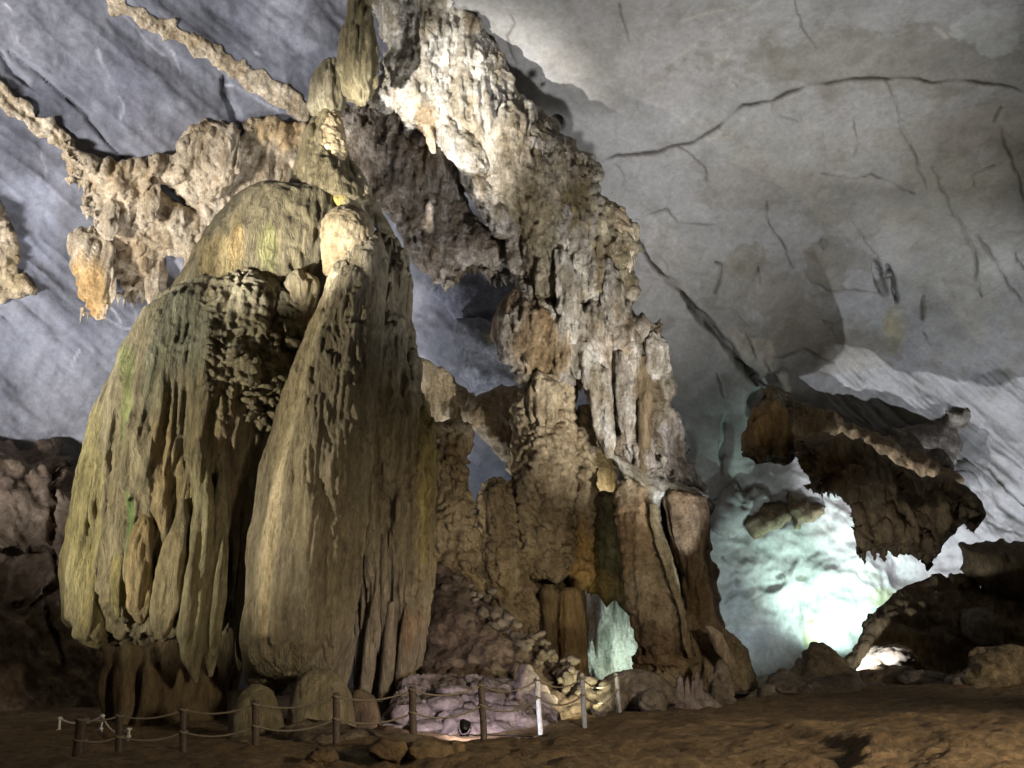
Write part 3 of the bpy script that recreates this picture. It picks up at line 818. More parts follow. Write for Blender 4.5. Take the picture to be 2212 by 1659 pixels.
# floor ------------------------------------------------------------
def floor_h(x, y):
    px = 1106 + x / np.maximum(y, 1) * FPX * 1.075
    h = 0.06 * np.ones_like(x)
    h = h + np.interp(px, [1100, 1600, 2212], [0, .10, .42]) * np.clip((y - 4) / 12, 0, 1)
    h = h + np.interp(px, [1560, 1760, 2212], [0, .25, .35]) * np.clip((y - 20) / 6, 0, 1)
    # hollow behind the crest where the floodlight stands
    h = h - 0.22 * np.exp(-((x + 1.2) / 2.6) ** 2) * np.clip((y - 16.4) / 1.2, 0, 1)
    h = h - 0.25 * np.clip((-x - 2) / 6, 0, 1) * np.clip((y - 12) / 5, 0, 1)
    # a step in the mud: the right side stands higher than the path
    e = np.interp(y, [2, 6, 9, 11, 13, 15, 17, 40], [1.8, 2.0, 2.6, 4.3, 4.9, 4.6, 4.2, 4.2]) + 0.35 * perlin(y * .9, y * 0, y * 0 + .3, 6)
    h = h + 0.2 * np.clip((x - e) / 0.3, 0, 1) * np.clip((17.5 - y) / 5, 0, 1)
    p = np.stack([x, y, np.zeros_like(x)], -1)
    h = h + 0.22 * fbm(p, 0.35, 3, 1, 71, .5) + 0.11 * fbm(p, 0.9, 4, 1, 73, .55, 'b') + 0.05 * fbm(p, 3.0, 4, 1, 74, .6, 'b')
    return h


def make_floor():
    a = np.concatenate([np.arange(-1500, -40, 60), np.arange(-40, 2260, 7), np.arange(2260, 3700, 60)])
    yy = np.concatenate([[-8, -4, 0.2], np.geomspace(1.5, 8, 36), np.linspace(8.12, 30, 260), np.geomspace(30.3, 62, 40)])
    X = (a[None] - 1106) / FPX / 1.075 * np.maximum(yy, 3.0)[:, None]
    X = np.where(yy[:, None] < 3, X * 6, X)
    Y = np.repeat(yy[:, None], len(a), 1)
    P = np.stack([X, Y, floor_h(X, Y)], -1)
    nv, nu = X.shape
    i = np.arange(nv - 1)[:, None] * nu; j = np.arange(nu - 1)[None]
    f = np.stack([i + j, i + j + 1, i + nu + j + 1, i + nu + j], -1).reshape(-1, 4)
    return structure(build('cave_floor', P.reshape(-1, 3), f, M['mud'], origin=(0, 0, 0)))


make_floor()


def ground_z(x, y):
    return float(floor_h(np.array([x], float), np.array([y], float))[0])


# ------------------------------------------------------------------ small hanging stalactites
def stalactite_mesh(name, seed):
    rs = np.random.RandomState(seed)
    n, k = 9, 8
    vs, fs = [], []
    for i in range(k):
        t = i / (k - 1)
        r = (1 - t) ** 0.8 * (0.5 + 0.06 * rs.randn()) + 0.02
        ox, oy = 0.07 * t * rs.randn(), 0.07 * t * rs.randn()
        for j in range(n):
            a = 2 * math.pi * j / n
            rr = r * (1 + 0.13 * math.sin(3 * a + seed) + 0.06 * rs.randn())
            vs.append((rr * math.cos(a) + ox, rr * math.sin(a) + oy, -t))
    for i in range(k - 1):
        for j in range(n):
            j2 = (j + 1) % n
            fs.append((i * n + j, (i + 1) * n + j, (i + 1) * n + j2, i * n + j2))
    me = bpy.data.meshes.new(name)
    me.from_pydata(vs, [], fs)
    me.polygons.foreach_set('use_smooth', [True] * len(fs))
    ca = me.color_attributes.new('tint', 'FLOAT_COLOR', 'POINT')
    ca.data.foreach_set('color', [1.0] * (4 * len(vs)))
    return me


SMESH = {}


def fringe(parent, line, n, length, width, Y, mat, seed=1, name='stalactite', lift=0.25):
    """n separate stalactites hanging along a picture polyline"""
    rs = random.Random(seed)
    seg = [math.hypot(line[i + 1][0] - line[i][0], line[i + 1][1] - line[i][1]) for i in range(len(line) - 1)]
    tot = sum(seg)
    for q in range(n):
        d = (q + rs.random()) / n * tot
        i = 0
        while i < len(seg) - 1 and d > seg[i]:
            d -= seg[i]; i += 1
        t = min(1, d / max(seg[i], 1e-6))
        x = line[i][0] + (line[i + 1][0] - line[i][0]) * t; y = line[i][1] + (line[i + 1][1] - line[i][1]) * t
        key = (mat.name, rs.randrange(4))
        if key not in SMESH:
            me = stalactite_mesh('stalactite_' + mat.name, 11 + key[1] * 7)
            me.materials.append(mat)
            SMESH[key] = me
        o = bpy.data.objects.new(name, SMESH[key])
        COL.objects.link(o)
        l = length * (0.35 + 0.9 * rs.random() ** 1.5)
        w = width * (0.6 + 0.7 * rs.random())
        p = pt(x, y, Y + rs.uniform(-.25, .35)) + Vector((0, 0, l * lift))
        o.parent = parent
        o.location = p - Vector(parent['_base'])
        o.scale = (w, w, l)
        o.rotation_euler = (rs.uniform(-.05, .05), rs.uniform(-.05, .05), rs.uniform(0, 6.28))


def foot(px, py, Y):
    return at(px, py, Y)

# ------------------------------------------------------------------ the great flowstone dome
D = thing('flowstone_dome', 'huge olive flowstone dome with green and yellow stains and hanging folds', 'flowstone', foot(370, 1600, 24))
DST = [(175, 1150, 36, 420, (1.08, 1.1, .75), .7), (270, 860, 18, 150, (.85, 1.15, .66), .7), (280, 1130, 9, 80, (.5, 1.2, .5), .75),
       (350, 930, 24, 130, (1.25, 1.1, .88), .7), (400, 720, 70, 90, (.72, .85, .95), .8), (335, 800, 26, 110, (.80, .95, 1.0), .7),
       (460, 1000, 60, 160, (1.15, 1.05, .85), .5), (300, 1250, 22, 120, (1.2, 1.02, .75), .6), (430, 1250, 60, 140, (.85, .9, .75), .6), (500, 1050, 22, 160, (.85, .72, .85), .7)]
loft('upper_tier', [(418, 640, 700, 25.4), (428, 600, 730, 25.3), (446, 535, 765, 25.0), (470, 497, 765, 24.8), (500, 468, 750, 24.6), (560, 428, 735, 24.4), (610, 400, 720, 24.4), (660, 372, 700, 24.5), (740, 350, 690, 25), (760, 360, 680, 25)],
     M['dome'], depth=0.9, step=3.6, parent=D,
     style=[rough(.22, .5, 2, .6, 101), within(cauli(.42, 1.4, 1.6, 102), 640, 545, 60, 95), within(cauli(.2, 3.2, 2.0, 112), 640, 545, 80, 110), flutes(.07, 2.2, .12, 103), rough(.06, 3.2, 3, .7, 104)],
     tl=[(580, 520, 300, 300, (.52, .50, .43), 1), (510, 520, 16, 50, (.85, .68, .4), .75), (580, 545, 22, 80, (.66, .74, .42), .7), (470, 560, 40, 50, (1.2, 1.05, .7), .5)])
SK = loft('lower_skirt', [(596, 470, 560, 24.6), (603, 448, 600, 24.4), (618, 425, 640, 24.2), (640, 392, 670, 24.0), (665, 352, 690, 23.9), (700, 322, 690, 23.8), (750, 290, 670, 23.8), (800, 262, 655, 23.8), (900, 217, 625, 23.8),
                    (1000, 190, 605, 23.8), (1100, 172, 585, 23.9), (1200, 158, 565, 24), (1290, 152, 548, 24.1), (1340, 158, 538, 24.2), (1375, 180, 530, 24.4), (1400, 215, 515, 24.8), (1412, 270, 470, 25.2), (1424, 340, 400, 25.6)],
     M['dome'], depth=0.85, step=2.9, parent=D, tl=DST,
     style=[flutes(.30, .62, .04, 111, 2), within(cauli(.62, 1.25, 1.6, 113), 580, 740, 95, 190), within(cauli(.26, 2.8, 1.7, 114), 560, 740, 120, 200),
            within(cauli(.15, 3.4, .5, 119), 410, 690, 110, 90), within(flutes(.24, 2.2, .03, 115, 2), 360, 1150, 260, 330), flutes(.10, 3.0, .05, 117, 2), rough(.08, 3.8, 3, .2, 116)])
PD = loft('pedestal', [(1330, 235, 528, 24.6), (1400, 226, 530, 24.3), (1450, 232, 522, 24.1), (1520, 242, 512, 24.0), (1580, 240, 515, 23.8), (1660, 220, 535, 23.6)], M['brown'], depth=.8, step=5, parent=D,
     style=[flutes(.5, .8, .07, 121, 2), rough(.12, 1.6, 3, .4, 122)])
# hanging folds: (rows of y, left, right), Y, stains
FOLDS = [
    ([(880, 205, 228), (940, 192, 240), (1050, 176, 246), (1150, 164, 246), (1260, 152, 244), (1330, 152, 240), (1372, 165, 236), (1392, 182, 226), (1400, 195, 214)], 22.6, [(190, 1150, 60, 400, (1.1, 1.12, .74), .75)]),
    ([(905, 262, 275), (980, 256, 284), (1060, 262, 292), (1130, 262, 290), (1190, 268, 284), (1210, 272, 280)], 21.9, [(280, 1100, 20, 120, (.5, 1.25, .5), .8), (270, 920, 22, 80, (.8, 1.25, .55), .8)]),
    ([(1150, 256, 272), (1200, 246, 278), (1250, 239, 276), (1300, 240, 274), (1322, 246, 264), (1334, 252, 258)], 21.9, [(256, 1250, 30, 120, (1.1, 1.12, .68), .8)]),
    ([(1112, 308, 322), (1135, 294, 334), (1180, 281, 336), (1250, 275, 334), (1310, 278, 330), (1335, 288, 322), (1348, 298, 312)], 21.7, [(306, 1220, 40, 150, (1.22, 1.04, .74), .7)]),
    ([(1080, 388, 402), (1130, 380, 412), (1200, 354, 408), (1260, 337, 402), (1320, 327, 388), (1355, 328, 372), (1380, 336, 356)], 21.6, [(360, 1250, 50, 160, (1.05, 1.0, .8), .6)]),
    ([(930, 424, 440), (1000, 412, 452), (1100, 418, 466), (1200, 405, 462), (1280, 392, 452), (1360, 383, 446), (1420, 392, 438), (1458, 412, 432), (1475, 420, 427)], 21.6, [(430, 1200, 60, 250, (.95, 1.0, .85), .6)]),
    ([(1020, 470, 486), (1100, 458, 496), (1200, 450, 494), (1290, 440, 492), (1370, 436, 484), (1430, 444, 470), (1462, 450, 460)], 21.8, [(460, 1250, 60, 200, (.8, .85, .75), .7)]),
    ([(870, 330, 345), (920, 322, 362), (1000, 318, 372), (1080, 326, 374), (1130, 336, 372), (1165, 348, 366), (1185, 354, 362)], 21.8, [(345, 960, 40, 150, (1.25, 1.1, .9), .7)]),
    ([(850, 375, 392), (920, 372, 404), (1000, 376, 410), (1080, 384, 414), (1110, 392, 406)], 21.9, [(390, 950, 40, 200, (1.2, 1.1, .85), .6)]),
    ([(905, 468, 482), (960, 462, 496), (1040, 466, 500), (1120, 474, 500), (1160, 482, 494)], 22.2, []),
    ([(900, 508, 520), (960, 502, 528), (1060, 500, 526), (1160, 496, 520), (1230, 500, 514), (1260, 503, 509)], 22.6, [(510, 1050, 30, 220, (.8, .68, .82), .8)]),
    ([(920, 534, 546), (1000, 524, 552), (1100, 520, 548), (1220, 512, 542), (1330, 506, 538), (1420, 508, 532), (1450, 514, 524)], 22.8, [(530, 1050, 30, 300, (.85, .75, .85), .8)]),
    ([(860, 286, 300), (930, 284, 318), (1010, 288, 320), (1060, 294, 316), (1090, 300, 310)], 22.0, [(300, 960, 30, 120, (.75, .95, .9), .6)]),
    ([(1345, 282, 330), (1390, 288, 338), (1440, 300, 344), (1520, 318, 346), (1600, 322, 350)], 24.0, []),
    ([(1350, 200, 262), (1395, 222, 272), (1450, 252, 290), (1520, 262, 296), (1600, 270, 300)], 24.2, []),
    ([(1420, 395, 440), (1480, 408, 446), (1560, 420, 452), (1620, 424, 458)], 23.8, []),
]
for k, (rows, Yf, tl) in enumerate(FOLDS):
    loft('drapery_fold', rows, M['dome' if k < 13 else 'brown'], Y=Yf, depth=1.15, step=3.4, parent=SK if k < 13 else PD, tl=tl, back=1.0,
         style=[flutes(.11, 1.7, .05, 130 + k), flutes(.13, 3.8, .03, 140 + k), rough(.05, 4.5, 3, .25, 150 + k)])
# cauliflower ledges between the tiers: separate shelving knobs
rs = random.Random(4)
for k in range(46):
    t = rs.random()
    cx = 560 + 80 * (t - .25) + rs.uniform(-70, 75) * (0.5 + .6 * math.sin(t * 3.1)); cy = 480 + 420 * t
    if cx > 690 - 0.26 * max(0, cy - 600): cx = 640 - 0.26 * max(0, cy - 600) - rs.uniform(0, 40)
    w = rs.uniform(16, 44); h = rs.uniform(5, 10)
    Yk = float(np.interp(cx, [430, 520, 600, 680], [22.35, 22.2, 22.5, 23.2])) + (1.2 if cy < 610 else 0) + rs.uniform(-.1, .2)
    loft('ledge_knob', [(cy - h, cx - w * .25, cx + w * .25), (cy - h * .7, cx - w * .42, cx + w * .42), (cy, cx - w * .5, cx + w * .5), (cy + h * .5, cx - w * .36, cx + w * .4), (cy + h, cx - w * .12, cx + w * .15)],
         M['dome'], Y=Yk, depth=1.3, step=4.5, parent=SK, style=[rough(.12, 3.5, 2, 1, 200 + k)], back=1)

# ------------------------------------------------------------------ the tall cone in front of the dome
B = thing('flowstone_cone', 'tall tan flowstone cone with a smooth pale streak beside the olive dome', 'flowstone', foot(720, 1560, 22.5))
CST = [('line', [(712, 590), (684, 680), (655, 780), (628, 890), (604, 1000), (586, 1120), (572, 1260), (566, 1360)], 20, (2.4, 2.35, 2.25), .9), (640, 850, 36, 300, (1.4, 1.35, 1.2), .6)]
loft('front_flank', [(505, 775, 812, 23.6), (520, 757, 830, 23.4), (545, 738, 845, 23.2), (600, 710, 842, 22.9), (700, 670, 836, 22.6), (800, 633, 826, 22.4), (900, 604, 816, 22.2), (1000, 579, 806, 22.0), (1100, 559, 798, 21.9), (1200, 541, 788, 21.8),
                     (1300, 528, 778, 21.8), (1380, 520, 770, 21.9), (1430, 524, 762, 22.1), (1470, 536, 748, 22.5), (1500, 560, 720, 23)],
     M['cone'], depth=.95, step=2.8, parent=B, tl=CST,
     style=[flutes(.18, .75, .05, 211, 2), within(flutes(.09, 1.9, .14, 216, 2), 750, 1000, 80, 560), within(cauli(.12, 2.6, .8, 212), 765, 950, 55, 520), within(cauli(.07, 4.6, .6, 213), 755, 1000, 75, 540), within(flutes(.07, 4.0, .03, 214, 2), 600, 1000, 110, 500), within(flutes(.07, 5.5, .10, 217, 2), 745, 1050, 95, 560), rough(.06, 4.0, 3, .25, 215)])
RF = loft('rear_flank', [(512, 810, 838, 24.4), (530, 800, 858, 24.2), (560, 790, 885, 24.0), (600, 780, 898, 23.8), (650, 775, 896, 23.7), (700, 770, 893, 23.6), (760, 770, 902, 23.5), (800, 770, 911, 23.4), (900, 775, 926, 23.2), (1000, 776, 938, 23.1), (1100, 774, 943, 23.0),
                    (1200, 772, 945, 23.0), (1300, 768, 943, 23.0), (1380, 765, 928, 23.1), (1450, 765, 908, 23.2), (1500, 768, 895, 23.3), (1545, 775, 880, 23.5), (1570, 790, 860, 23.7)],
     M['cone'], depth=.9, step=2.8, parent=B,
     tl=[(920, 1200, 25, 300, (1.15, 1.0, .8), .6), (890, 1350, 24, 60, (1.35, 1.05, .85), .8), (925, 900, 14, 400, (1.15, 1.15, .7), .8)],
     style=[flutes(.42, .95, .05, 221, 2), within(cauli(.26, 2.3, .5, 222), 880, 900, 80, 260), within(flutes(.16, 2.4, .05, 224, 2), 850, 1300, 120, 300), within(popcorn(.07, 5, 1, 225), 915, 1100, 40, 400), flutes(.14, 3.6, .07, 227, 2), rough(.09, 3.8, 3, .3, 226)])
loft('rounded_cap', [(453, 730, 768, 23.3), (462, 712, 790, 23.2), (480, 699, 803, 23.0), (505, 694, 808, 22.9), (540, 694, 795, 22.9), (575, 697, 775, 23.0), (600, 701, 740, 23.3), (612, 705, 722, 23.5)], M['tan'], depth=1.0, step=3.2, parent=B,
     tl=[(750, 520, 200, 200, (.55, .54, .46), 1)], style=[rough(.12, .9, 2, 1, 231), popcorn(.05, 4.5, 1.2, 232), popcorn(.03, 8, 1, 233)])
loft('side_drapery', [(588, 640, 662, 23.4), (600, 615, 690, 23.2), (625, 608, 692, 23.0), (660, 625, 682, 23.0), (690, 634, 676, 23.1), (740, 640, 668, 23.2), (800, 628, 650, 23.3), (830, 630, 642, 23.4)], M['cone'], depth=1.2, step=3.2, parent=B, tl=[(650, 640, 80, 80, (1.25, 1.2, 1.05), .9)],
     style=[flutes(.22, 1.9, .08, 241, 2), rough(.04, 3, 2, .5, 242)], back=1)
for k, (rows, Yf) in enumerate([
        ([(1290, 800, 812), (1360, 790, 820), (1440, 782, 812), (1510, 772, 800), (1560, 766, 786)], 21.7), ([(1300, 838, 852), (1380, 826, 858), (1460, 820, 850), (1540, 812, 840), (1575, 815, 830)], 21.5),
        ([(1280, 880, 896), (1360, 868, 908), (1440, 858, 898), (1510, 850, 884), (1560, 846, 872)], 21.6), ([(1180, 908, 920), (1280, 900, 930), (1380, 898, 922), (1440, 900, 912)], 22.0),
        ([(1340, 752, 764), (1410, 738, 768), (1460, 735, 757), (1490, 738, 748)], 21.6), ([(1130, 826, 838), (1240, 818, 846), (1340, 822, 842), (1390, 828, 836)], 21.6)]):
    loft('drapery_fold', rows, M['cone'], Y=Yf + .62, depth=1.0, step=3.4, parent=RF, style=[flutes(.09, 1.9, .08, 250 + k), popcorn(.03, 5, 1, 260 + k)], back=1,
         tl=[(885, 1350, 30, 60, (1.35, 1.05, .85), .7)] if k in (2, 3) else None)

# ------------------------------------------------------------------ column that joins the dome to the roof
CN = thing('upper_column', 'narrow knobbly column rising from the top of the olive dome to the roof', 'column', foot(720, 440, 25))
loft('shaft', [(238, 696, 730, 25.3), (252, 676, 738, 25.2), (300, 653, 746, 25.1), (350, 639, 764, 25.0), (400, 629, 790, 24.9), (430, 621, 812, 24.9), (470, 612, 830, 25)], M['dome'], depth=1.0, step=3.4, parent=CN,
     style=[flutes(.2, 1.1, .08, 301, 2), within(popcorn(.10, 3.2, 1.2, 302), 715, 300, 50, 60), flutes(.06, 3.4, .08, 303, 1), rough(.03, 3, 2, 1, 304)], tl=[(720, 350, 300, 300, (.62, .58, .48), 1)])
loft('popcorn_face', [(244, 702, 730, 24.9), (262, 692, 738, 24.75), (300, 682, 746, 24.6), (330, 684, 752, 24.4), (348, 700, 746, 24.3), (358, 712, 736, 24.3)], M['tan'], depth=.8, step=3.2, parent=CN, tl=[(720, 300, 200, 200, (.9, .87, .72), 1)], style=[popcorn(.10, 4.0, 1.2, 311), popcorn(.05, 7, 1, 312)], back=1)
loft('knob', [(354, 722, 740, 24.2), (362, 712, 748, 24.05), (378, 708, 752, 24.0), (410, 706, 756, 23.9), (445, 700, 765, 23.9), (465, 715, 750, 24.0)], M['dome'], depth=.8, step=3.4, parent=CN, tl=[(730, 400, 50, 60, (1.2, 1.1, .5), .9)], style=[popcorn(.05, 5, 1, 321)], back=1)
loft('sloping_rib', [(352, 748, 766, 24.6), (375, 752, 786, 24.5), (410, 764, 802, 24.3), (450, 784, 824, 24.2), (490, 808, 846, 24.1), (520, 830, 858, 24.2), (535, 840, 852, 24.4)], M['dome'], depth=1.0, step=3.4, parent=CN, style=[rough(.1, 1.2, 3, .5, 331), flutes(.05, 3, .1, 332)], back=1)

ST = tag(loft('fluted_stalactite', [(-90, 770, 795), (-40, 758, 800), (0, 755, 802), (50, 745, 812), (100, 736, 816), (150, 732, 818), (185, 737, 813), (205, 748, 802), (217, 764, 794), (226, 776, 786)], M['dome'], Y=24.2, depth=1.0, step=2.8,
              style=[flutes(.20, 2.2, .05, 341, 2), flutes(.10, 5, .05, 342, 1), rough(.04, 3, 3, .5, 343)], tl=[(780, 100, 200, 200, (1.0, .98, .9), 1)], back=1), 'olive fluted stalactite with a blunt tip hanging at the top of the photo', 'stalactite')
tag(loft('fluted_drapery', [(132, 704, 730), (142, 694, 738), (170, 682, 744), (210, 670, 748), (238, 664, 742), (252, 676, 728), (262, 690, 715)], M['dome'], Y=24.9, depth=1.0, step=3.2, style=[flutes(.22, 2.1, .05, 351, 2), flutes(.05, 5, .05, 352, 1)], back=1),
    'short fluted drapery just beside the lower end of the big stalactite', 'drapery')

# ------------------------------------------------------------------ the mottled ridge behind
RG = thing('calcite_ridge', 'bright mottled white and brown calcite ridge slanting across the upper middle', 'rock ridge', foot(1150, 640, 29))
RUG = lambda s: [rough(.55, .34, 3, .55, s), rough(.50, .9, 5, .25, s + 1, 'n', .62), rough(.34, 1.6, 4, .2, s + 2, 'r', .65), rough(.10, 4.0, 2, .7, s + 3)]
SP = slab('shaded_plate', [(712, 236), (790, 216), (850, 250), (930, 290), (985, 330), (1000, 400), (1030, 470), (1090, 520), (1120, 560), (1108, 600), (1080, 600), (1052, 588), (1020, 572), (990, 592), (962, 622), (940, 612), (905, 574), (880, 532), (850, 482), (812, 450), (764, 400), (724, 330)],
     M['ridge'], Y=lambda x, y: 29.2 + 0.0012 * (y - 300), front=1.2, rear=1.0, round_px=70, step=3.6, parent=RG, style=RUG(401), amp=9, seed=3, tl=[(900, 420, 300, 300, (.86, .82, .82), 1)])
BC = slab('bright_crest', [(800, -110), (1010, -110), (1008, -10), (1042, 60), (1078, 115), (1112, 190), (1160, 228), (1205, 262), (1240, 305), (1276, 334), (1294, 362), (1298, 412), (1340, 468), (1378, 505), (1362, 560), (1370, 640), (1330, 690), (1240, 700), (1160, 690), (1122, 640), (1118, 610), (1110, 560), (1090, 500), (1040, 440), (1010, 400), (1000, 350), (960, 318), (900, 290), (850, 260), (800, 215), (830, 170), (836, 90), (812, 30)],
     M['white'], Y=lambda x, y: 27.6 + 0.0022 * y, front=1.7, rear=1.2, round_px=90, step=3.4, parent=RG, style=[rough(.7, .30, 3, .6, 411), rough(.50, .8, 5, .25, 412, 'n', .62), rough(.40, 1.5, 4, .18, 413, 'r', .65), rough(.10, 4, 2, .6, 414)], amp=9, seed=7,
     tl=[(1180, 420, 120, 170, (.58, .52, .40), .9), (1080, 330, 70, 90, (.7, .62, .5), .6), (1130, 540, 110, 120, (.62, .58, .46), .9), (1330, 480, 60, 80, (.85, .75, .5), .8), (960, 140, 140, 190, (1.4, 1.4, 1.38), .9), (1020, 20, 20, 70, (.55, .45, .3), .8), (920, 290, 22, 60, (.8, .6, .35), .8), (1230, 600, 30, 90, (1.35, 1.35, 1.3), .9), (1320, 600, 36, 80, (.5, .42, .26), .9), (1150, 470, 40, 60, (.5, .43, .28), .8), (1240, 450, 30, 50, (.55, .46, .26), .8)])
# broken ledges standing proud of the ridge
for k, (rows, Yk, m) in enumerate([
        ([(210, 1100, 1112), (240, 1098, 1150), (280, 1105, 1192), (320, 1120, 1216), (350, 1140, 1210), (380, 1150, 1180)], 26.4, 'ridge'),
        ([(330, 985, 1010), (370, 990, 1060), (420, 1010, 1090), (470, 1040, 1115), (510, 1060, 1110)], 26.8, 'ridge'),
        ([(375, 1170, 1200), (420, 1150, 1240), (470, 1140, 1270), (510, 1150, 1280), (540, 1170, 1250)], 26.8, 'ridge'),
        ([(60, 985, 1000), (100, 975, 1012), (150, 990, 1022), (180, 1000, 1020), (200, 1004, 1012)], 25.8, 'ridge'),
        ([(190, 895, 905), (240, 900, 925), (300, 915, 945), (330, 930, 945)], 26.2, 'tan'),
        ([(90, 835, 850), (150, 838, 872), (210, 842, 880), (260, 830, 872), (290, 840, 860)], 26.8, 'ridge'),
        ([(470, 1105, 1125), (520, 1098, 1150), (570, 1102, 1160), (610, 1115, 1150), (640, 1125, 1140)], 27.2, 'ridge'),
        ([(330, 905, 925), (370, 910, 955), (410, 930, 985), (440, 950, 990), (465, 965, 985)], 28.0, 'ridge'),
        ([(440, 1290, 1330), (480, 1300, 1372), (520, 1310, 1378), (560, 1330, 1365), (600, 1345, 1360)], 27.2, 'tan'),
        ([(20, 905, 930), (80, 895, 960), (140, 905, 965), (190, 930, 960)], 26.6, 'white'),
        ([(60, 1000, 1030), (110, 1010, 1072), (170, 1030, 1100), (220, 1060, 1104), (250, 1080, 1100)], 26.4, 'white'),
        ([(240, 960, 985), (280, 950, 1020), (330, 970, 1050), (370, 1000, 1050)], 26.3, 'white')]):
    loft('ledge', rows, M[m], Y=Yk + 0.85, depth=.6, step=4, parent=BC, style=[rough(.7, .7, 5, .45, 430 + k, 'n', .62), rough(.26, 1.8, 4, .4, 450 + k, 'r', .65)], back=1)
fringe(SP, [(960, 622), (990, 594), (1020, 574), (1050, 590), (1085, 604), (1112, 604)], 16, .55, .32, 29.2, M['ridge'], 3)
fringe(BC, [(1140, 300), (1200, 330), (1280, 345)], 8, .5, .25, 26.4, M['ridge'], 5)

# right limb of the arch
LB = thing('arch_limb', 'rugged brown and white calcite limb descending from the ridge beside the arch opening', 'rock limb', foot(1280, 1000, 29))
slab('limb', [(1118, 600), (1180, 640), (1260, 640), (1372, 640), (1380, 690), (1424, 690), (1430, 722), (1452, 762), (1446, 800), (1428, 834), (1440, 880), (1424, 950), (1452, 1000), (1500, 1052), (1528, 1068), (1430, 1075), (1400, 1072), (1362, 1040), (1330, 1010), (1305, 965), (1288, 925), (1275, 880), (1262, 830), (1230, 846), (1180, 846), (1130, 842), (1106, 806), (1088, 776), (1066, 742), (1060, 705), (1080, 668), (1112, 630)],
     M['ridge'], Y=lambda x, y: 28.4 + 0.0008 * (y - 600) + 0.0016 * (x - 1200), front=1.5, rear=1.2, round_px=75, step=3.4, parent=LB, style=[rough(.6, .4, 3, .5, 461), rough(.45, .9, 5, .2, 462, 'n', .62), rough(.38, 1.7, 4, .12, 463, 'r', .65), rough(.10, 4, 2, .5, 464)], amp=9, seed=11,
     tl=[(1390, 710, 70, 30, (.42, .34, .22), .95), (1170, 740, 60, 90, (.85, .66, .40), .9), (1320, 820, 46, 110, (1.75, 1.72, 1.75), .9), (1400, 880, 40, 140, (.6, .5, .36), .85), (1230, 650, 30, 90, (1.8, 1.75, 1.65), .9), (1320, 640, 30, 60, (.5, .42, .26), .9), (1370, 990, 60, 60, (1.2, 1.18, 1.25), .8)])  # first patch paints the overhang's shadow dark brown
loft('hanging_curtain', [(628, 1104, 1130), (650, 1080, 1142), (690, 1066, 1150), (730, 1064, 1148), (760, 1080, 1140), (775, 1090, 1130), (800, 1106, 1120), (812, 1110, 1118)], M['ridge'], Y=27.7, depth=.9, step=3.4, parent=LB, style=[flutes(.14, 2.4, .06, 471, 2), rough(.04, 3, 2, .4, 472)], back=1, tl=[(1090, 700, 100, 200, (.9, .76, .62), 1)])
for k, (rows, Yk, m) in enumerate([
        ([(684, 1370, 1400), (700, 1350, 1424), (720, 1352, 1428), (738, 1372, 1420), (752, 1390, 1410)], 27.6, 'ridge'),
        ([(540, 1195, 1225), (600, 1190, 1262), (670, 1200, 1262), (720, 1212, 1256), (745, 1225, 1245)], 26.7, 'white'),
        ([(560, 1295, 1330), (620, 1290, 1358), (680, 1298, 1352), (705, 1310, 1340)], 26.9, 'ridge'),
        ([(740, 1250, 1275), (820, 1262, 1320), (900, 1278, 1330), (960, 1296, 1330), (990, 1310, 1325)], 26.8, 'white'),
        ([(760, 1330, 1360), (840, 1328, 1372), (910, 1335, 1370), (960, 1345, 1362)], 26.9, 'ridge'),
        ([(770, 1372, 1400), (850, 1378, 1408), (950, 1380, 1404), (1020, 1384, 1396)], 27.3, 'brown'),
        ([(720, 1395, 1430), (750, 1390, 1450), (790, 1395, 1446), (820, 1405, 1430)], 27.3, 'ridge'),
        ([(650, 1160, 1180), (690, 1165, 1215), (740, 1190, 1240), (790, 1220, 1262), (820, 1240, 1262)], 26.8, 'white'),
        ([(800, 1140, 1160), (840, 1130, 1225), (870, 1135, 1215), (905, 1150, 1200), (930, 1160, 1180)], 27.0, 'column')]):
    loft('ledge', rows, M[m], Y=Yk + .3, depth=.6, step=4, parent=LB, style=[rough(.4, .8, 5, .2, 480 + k, 'n', .62), flutes(.2, 1.8, .12, 485 + k, 2), rough(.2, 2.0, 4, .35, 495 + k, 'r', .65)], back=1)
slab('pale_tongue', [(1290, 930), (1330, 985), (1375, 1010), (1420, 1030), (1470, 1040), (1515, 1056), (1530, 1072), (1470, 1078), (1425, 1082), (1432, 1130), (1410, 1100), (1370, 1060), (1325, 1010), (1300, 968)], M['white'], Y=lambda x, y: 27.4 + 0.004 * (x - 1290), front=.7, rear=.5, round_px=30, step=3.5, parent=LB, amp=5, seed=13, tl=[(1400, 1040, 150, 80, (1.15, 1.2, 1.25), 1)],
     style=[rough(.12, 1.5, 4, .5, 511, 'r'), flutes(.12, 2.2, .3, 512, 2)])
slab('backing', [(1270, 700), (1380, 700), (1440, 760), (1450, 850), (1470, 930), (1505, 1010), (1540, 1080), (1536, 1200), (1560, 1340), (1618, 1420), (1630, 1490), (1470, 1490), (1440, 1300), (1404, 1150), (1376, 1110), (1340, 1066), (1322, 1000), (1290, 930), (1262, 850)],
     M['ridge'], Y=lambda x, y: 29.6 - 0.0008 * (y - 900), front=.8, rear=.6, round_px=46, step=4, parent=LB, style=[rough(.5, .5, 3, .5, 521), rough(.45, .9, 5, .3, 522, 'n', .62), rough(.25, 1.8, 4, .28, 523, 'r', .65)], amp=9, seed=15, tl=[(1480, 1300, 120, 200, (.62, .5, .4), .9), (1430, 980, 50, 80, (.9, .88, .95), .8)])
fringe(LB, [(1380, 960), (1440, 1000)], 7, .7, .22, 27.6, M['ridge'], 9)
